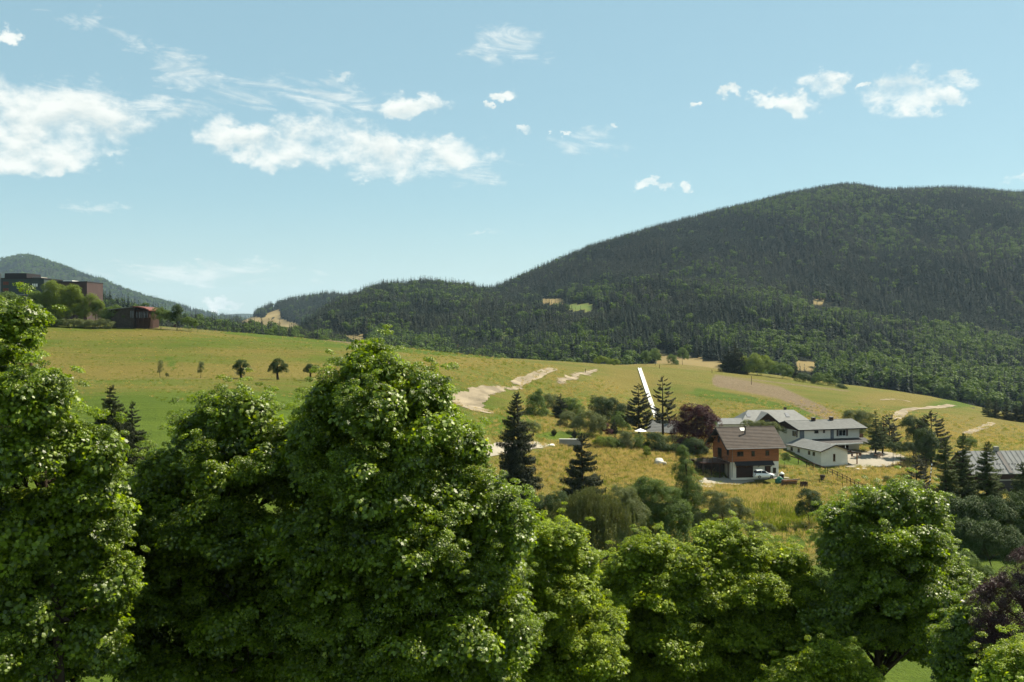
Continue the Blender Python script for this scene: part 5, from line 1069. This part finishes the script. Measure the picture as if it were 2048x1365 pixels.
# ------------------------------------------------------------------ car and small things by the chalet
def build_car():
    h = House('parked_car', 'white hatchback parked in front of the chalet garage', 'car', P(1511.5, 957.5, 186.5), R(7)); L, W = 4.1, 1.74
    M_paint, t, b = material('white car paint'); b.inputs['Base Color'].default_value = c4(.78, .79, .78); b.inputs['Roughness'].default_value = .25; b.inputs['Coat Weight'].default_value = .5
    M_tyre = plain('tyre rubber', (.02, .02, .02), .9); M_rim = plain('alloy rim', (.5, .5, .5), .35, .7)
    def loft(st, name, mat, parent=None):
        """stations (x, half width, z low, z high, top half width)"""
        m = MB(); k = 8
        for x, w, z0, z1, tw in st:
            zm = z0+(z1-z0)*.55
            for (y, z) in ((-w*.9, z0), (-w, z0+.12), (-w, zm), (-tw, z1), (tw, z1), (w, zm), (w, z0+.12), (w*.9, z0)): m.v.append((x, W/2+y, z))
        for i in range(len(st)-1):
            for j in range(k): a = i*k+j; c = i*k+(j+1) % k; m.f.append((a, c, c+k, a+k))
        m.f.append(tuple(range(k))); m.f.append(tuple(range((len(st)-1)*k, len(st)*k)))
        o = m.build(name, mat, parent or h.r, True); o.modifiers.new('round', 'BEVEL').width = .05; o.modifiers['round'].segments = 2; return o
    w = W/2
    loft([(0.0, w*.86, .38, .98, w*.80), (.10, w*.95, .26, 1.04, w*.86), (.8, w, .20, 1.02, w*.90), (2.0, w, .20, .98, w*.90), (2.9, w, .20, .95, w*.88), (3.5, w*.98, .22, .88, w*.80), (3.95, w*.92, .26, .74, w*.72), (4.1, w*.78, .34, .60, w*.66)], 'body', M_paint)
    loft([(.12, w*.84, .95, 1.18, w*.72), (.45, w*.86, .97, 1.46, w*.72), (1.1, w*.87, .97, 1.54, w*.73), (1.9, w*.87, .95, 1.50, w*.72), (2.45, w*.86, .93, 1.26, w*.70), (2.95, w*.84, .90, .97, w*.72)], 'glasshouse', M_glass)
    loft([(.36, w*.70, 1.42, 1.47, w*.68), (.9, w*.74, 1.50, 1.57, w*.71), (1.5, w*.74, 1.50, 1.575, w*.71), (2.0, w*.71, 1.43, 1.50, w*.68)], 'roof', M_paint)
    for y in (.10, W-.10):
        for x0_, x1_ in ((1.20, 1.26), (2.05, 2.60)):
            h.part('pillar', MB().tube([(x0_, y if x0_ > 2 else y, 1.50 if x0_ < 2 else 1.46), (x1_, y, .98)], .035, 5), M_paint)
    for x in (.78, 3.28):
        for y in (-.01, W-.19): 
            tw = h.part('wheel', MB().tube([(x, y, .31), (x, y+.20, .31)], .31, 20), M_tyre); yo = y-.012 if y < .5 else y+.212; h.part('rim', MB().tube([(x, yo, .31), (x, yo+.012*(1 if y < .5 else -1), .31)], .20, 16), M_rim, tw)
    M_red = plain('tail lamp', (.35, .02, .02), .3); M_lamp = plain('head lamp', (.6, .62, .65), .15)
    for y in (.10, W-.28): h.part('tail_light', MB().box(-.02, .08, y, y+.18, .78, 1.0), M_red); h.part('headlight', MB().box(3.86, 4.02, y, y+.20, .60, .72), M_lamp)
    h.part('bumper', MB().box(-.05, .08, .12, W-.12, .30, .46), M_paint, bevel=.03); h.part('number_plate', MB().box(-.062, -.051, .6, W-.6, .52, .63), M_fwhite)
    for y in (-.10, W+.0): h.part('wing_mirror', MB().box(2.45, 2.62, y, y+.12, .98, 1.12), M_paint, bevel=.03)
    for x in (1.15, 2.05): h.part('door_handle', MB().box(x, x+.16, -.015, .02, .80, .84), M_paint)
build_car(); bpy.data.objects['parked_car'].scale = (.95, .95, .92)
M_logs = plain('split firewood', (.26, .15, .08), .9, var=.5, scale=4); M_green = plain('green tarpaulin', (.02, .22, .15), .6, var=.4, scale=3)
def timber_stack():
    r = random.Random(4); o = seat(1566, 184.5, 8, 'timber_stack', 'stack of brown planks beside the parked car', 'timber')
    for k in range(4):
        for j in range(3):
            x = r.uniform(-.2, .3); MB().box(x, x+2.6+r.uniform(-.4, .5), j*.45, j*.45+.36, k*.27+.02, k*.27+.24, Matrix.Rotation(r.uniform(-.05, .05), 4, 'Z')).build('plank', M_logs if (k+j) % 3 else M_beam, o)
    for k in range(3): MB().box(.1, 3.3, -.2+k*.5, .15+k*.5, 1.12, 1.18, Matrix.Rotation(-.05+.04*k, 4, 'Y')).build('board', M_rust, o)
timber_stack()
def crate():
    o = seat(1604, 183, 4, 'wooden_crate', 'square slatted crate at the end of the timber stack', 'crate')
    for k in range(4):
        for y in (0, 1.0): MB().box(0, 1.1, y, y+.04, .05+k*.26, .25+k*.26).build('slat', M_woodd, o)
        for x in (0, 1.06): MB().box(x, x+.04, .045, .995, .05+k*.26, .25+k*.26).build('slat', M_woodd, o)
crate()
def lumpy(name, label, cat, loc, sx, sy, sz, mat, seed=1, group=None, rough=.25):
    bm = bmesh.new(); bmesh.ops.create_icosphere(bm, subdivisions=3, radius=1.0); r = np.random.default_rng(seed); o = r.random(3)*9
    for v in bm.verts:
        n = float(vnoise(v.co.x*1.3+o[0], v.co.y*1.3+v.co.z*1.7+o[1], .7, seed)[()])-.5; v.co *= 1+n*rough*2
        v.co.x *= sx; v.co.y *= sy; v.co.z = max(v.co.z, -.35)*sz
    me = bpy.data.meshes.new(name); bm.to_mesh(me); bm.free(); me.materials.append(mat); me.polygons.foreach_set('use_smooth', [True]*len(me.polygons))
    ob = link(name, me, label=label, cat=cat, group=group); ob.location = loc; return ob
lumpy('tarpaulin', 'green tarpaulin heap beside the parked car', 'tarpaulin', G(1559, 187, .3), .75, .6, .9, M_green, 3)
lumpy('sack', 'pale sack on a dark barrel behind the green tarpaulin', 'sack', G(1563, 190, 1.0), .45, .4, .35, M_fwhite, 5)
MB().tube([(0, 0, 0), (0, 0, .5), (0, 0, .95)], [.42, .48, .42], 14).build('barrel', M_woodd, smooth=False, label='dark barrel under the pale sack', cat='barrel').location = G(1563, 190)
M_bould = plain('pale limestone', (.62, .58, .50), .95, var=.3, scale=1.2, bump=.6, bscale=3, spec=.1)
lumpy('boulder', 'large white boulder on the slope beside the yellow sapling', 'boulder', G(1318, 187, .2), 1.25, .8, .85, M_bould, 8)
lumpy('boulder', 'small pale boulder at the driveway entrance', 'boulder', G(1401, 180, .1), .55, .4, .45, M_bould, 9)
lumpy('boulder', 'flat pale rock on the slope near the concrete wall', 'boulder', G(1100, 191, .05), 1.1, .6, .35, M_bould, 10)
for i_, (px_, Y_, lb) in enumerate(((1806, 211, 'brown edging stone at the tip of the gravel terrace'), (1797, 207, 'second brown edging stone of the gravel terrace'), (1789, 205, 'third brown edging stone of the gravel terrace'), (1715, 201, 'pale stone at the foot of the lean-to post'), (1727, 201.5, 'pale slab beside the lean-to post'))):
    lumpy('edging_stone', lb, 'stone', G(px_, Y_, .1), .7, .35, .3, M_bould if i_ > 2 else M_logs, 20+i_, 'stones round the gravel terrace')
def picnic_table():
    h = House('picnic_table', 'wooden picnic table under the larches on the terrace', 'table', G(1757, 213.5, .10), R(20))
    for k in range(4): h.part('plank', MB().box(-1, 1, -.36+k*.19, -.20+k*.19, .72, .76), M_logs)
    for s_ in (-1, 1):
        h.part('bench_seat', MB().box(-1, 1, s_*.72-.13, s_*.72+.13, .42, .46), M_logs)
        for x in (-.75, .75): h.part('leg', MB().tube([(x, s_*.62, 0), (x, s_*.18, .72)], .05, 6), M_logs)
    for x in (-.75, .75): h.part('crossbar', MB().box(x-.03, x+.03, -.72, .72, .36, .42), M_logs)
picnic_table()
def chair(px, Y, rz, label):
    h = House('garden_chair', label, 'chair', G(px, Y, .10), R(rz)); h.part('seat', MB().box(-.28, .28, -.28, .28, .40, .45), M_redpan); h.part('backrest', MB().box(-.28, .28, .25, .30, .46, .95), M_redpan)
    for x in (-.24, .24):
        for y in (-.24, .24): h.part('leg', MB().box(x-.025, x+.025, y-.025, y+.025, 0, .40), M_redpan)
chair(1706, 213, 30, 'reddish garden chair nearest the lean-to'); chair(1719, 214, -40, 'reddish garden chair on the terrace before the porch')
def pot(px, Y, label, lf='lime', s=1.0, dz=0.0):
    b = G(px, Y, dz); o = empty('flower_pot', b, label=label, cat='plant pot'); MB().tube([(0, 0, 0), (0, 0, .5*s), (0, 0, .55*s)], [.22*s, .32*s, .34*s], 12).build('pot', M_rust, o)
    r = np.random.default_rng(px); pts = r.normal(size=(7, 3))*[.2*s, .2*s, .15*s]+[0, 0, .85*s]; scatter('foliage', pts, euler_to(unit(7, r)+[0, 0, 1.2], r.random(7)*6), np.full(7, .28*s), r.integers(0, 4, 7), NG[lf], o, kind='stuff')
pot(1399, 191, 'flower pot on a pillar at the deck edge', 'olive', 1.2, .6); pot(1382, 193, 'leafy pot beside the paved path', 'ash', 1.3); pot(1645, 190, 'rusty pot with green plant by the rail fence', 'lime', 1.6)
h_ = House('parasol', 'small pale garden canopy behind the hedge', 'parasol', G(1281, 214), 0); h_.part('pole', MB().tube([(0, 0, 0), (0, 0, 2.3)], .04, 6), M_zinc); h_.part('canopy', MB().tube([(0, 0, 1.9), (0, 0, 2.45)], [1.35, .05], 8), M_fwhite)
for px_, py_, hh, lb in ((1171, 746, 1.3, 'dark marker post on the upper gravel path'), (1319, 737, 1.4, 'dark marker post on the crest right of the slide'), (1424, 747, 1.4, 'dark marker post on the crest before the spruces'), (1503, 770, 3.0, 'thin pole standing on the scraped slope')):
    h_ = House('marker_post', lb, 'post', hit(px_, py_), 0); h_.part('post', MB().tube([(0, 0, -.2), (0, 0, hh)], .09, 6), M_woodd); h_.part('cap', MB().tube([(0, 0, hh), (0, 0, hh+.12)], [.13, .02], 6), M_dark)
drape_poly('paved_path', [(1372,921),(1396,916),(1418,920),(1410,925),(1390,925)], M_conc, dz=.12)

# ------------------------------------------------------------------ tall grass and weeds
def grass():
    def tuft(seed, mat, n=26, h=1.0, w=.05):
        r = np.random.default_rng(seed); c = []; u = []
        d = np.c_[r.normal(size=(n, 2))*.45, np.ones(n)]; hh = r.uniform(.4, 1.0, n)*h; b = np.c_[r.normal(size=(n, 2))*.22, np.zeros(n)]
        return quads_mesh('grass_tuft', b+d*hh[:, None]*.45, np.c_[r.normal(size=(n, 2)), np.full(n, .2)], d, np.full(n, w), hh, r.random(n), mat)
    M_dry = leaf_mat('dry grass blades', (.46, .355, .125), (.74, .60, .245), None, trans=.5, tcol=(1.1, 1.05, .8), rough=.9, gloss=False)
    M_gra = leaf_mat('green grass blades', (.15, .20, .026), (.27, .31, .045), None, trans=.5, tcol=(1.2, 1.2, .6), rough=.8, gloss=False)
    ng = gn_group('grass tufts', [proto(tuft(i, M_dry)) for i in (1, 2)]+[proto(tuft(i, M_gra)) for i in (3, 4)])
    r = np.random.default_rng(77); N = 420000; Y = np.sqrt(r.uniform(128**2, 335**2, N)); px = r.uniform(-20, 2070, N); x = (px-1024)/F*Y; z = gz(x, Y); py = HZ-(z-CZ)/Y*F
    k = .25+.5*fbm(x, Y, 9, 3, 41); k *= np.interp(px, [700, 1080], [.22, 1.0]); k *= np.clip((318-Y)/110, 0, 1)**.8
    boost = ell(px, py, 1230, 925, 230, 60)+ell(px, py, 1520, 1010, 170, 60)+ell(px, py, 1780, 960, 120, 40); k = k*(.22+.7*np.clip(boost, 0, 1))
    av = [(1505,962,115,13),(1752,920,60,20),(975,797,82,30),(1155,752,46,13),(1590,922,70,16),(1120,873,50,10),(1020,898,90,12),(1650,918,90,24)]
    for a in av: k = k*(1-np.clip(2*ell(px, py, *a), 0, 1))
    ok = r.random(N) < k; x, Y, z, px, py = x[ok], Y[ok], z[ok], px[ok], py[ok]; n = len(x)
    gg = .18+.5*(fbm(x, Y, 30, 3, 43)-.35)+.55*ell(px, py, 1550, 1040, 160, 45)+np.interp(px, [800, 1100], [.35, 0])
    idx = np.where(r.random(n) < gg, 2, 0)+r.integers(0, 2, n); s = r.uniform(.35, .95, n)*np.interp(px, [700, 1080], [.5, 1.0]); s = s*(1+.7*ell(px, py, 1550, 1035, 150, 50))
    scatter('grass', np.c_[x, Y, z-.02], np.c_[np.zeros((n, 2)), r.random(n)*6.28], np.c_[s*1.3, s*1.3, s], idx, ng, kind='stuff', label='tall dry and green grass over the slopes'); print('grass', n)
grass()
# ------------------------------------------------------------------ the air of the valley
def build_haze():
    m = bpy.data.materials.new('haze air'); m.use_nodes = True; t = NT(m.node_tree); t.n.clear()
    out = t.new('ShaderNodeOutputMaterial'); pv = t.new('ShaderNodeVolumePrincipled')
    pv.inputs['Color'].default_value = (.56, .78, 1.0, 1); pv.inputs['Density'].default_value = 4.0e-5; pv.inputs['Anisotropy'].default_value = 0.2
    t.l.new(pv.outputs[0], out.inputs['Volume'])
    o = MB().box(-7200, 7200, -260, 10300, -110, 430).build('haze', m, kind='stuff', label='thin blue summer haze over the valley')
    o.visible_shadow = True
build_haze()
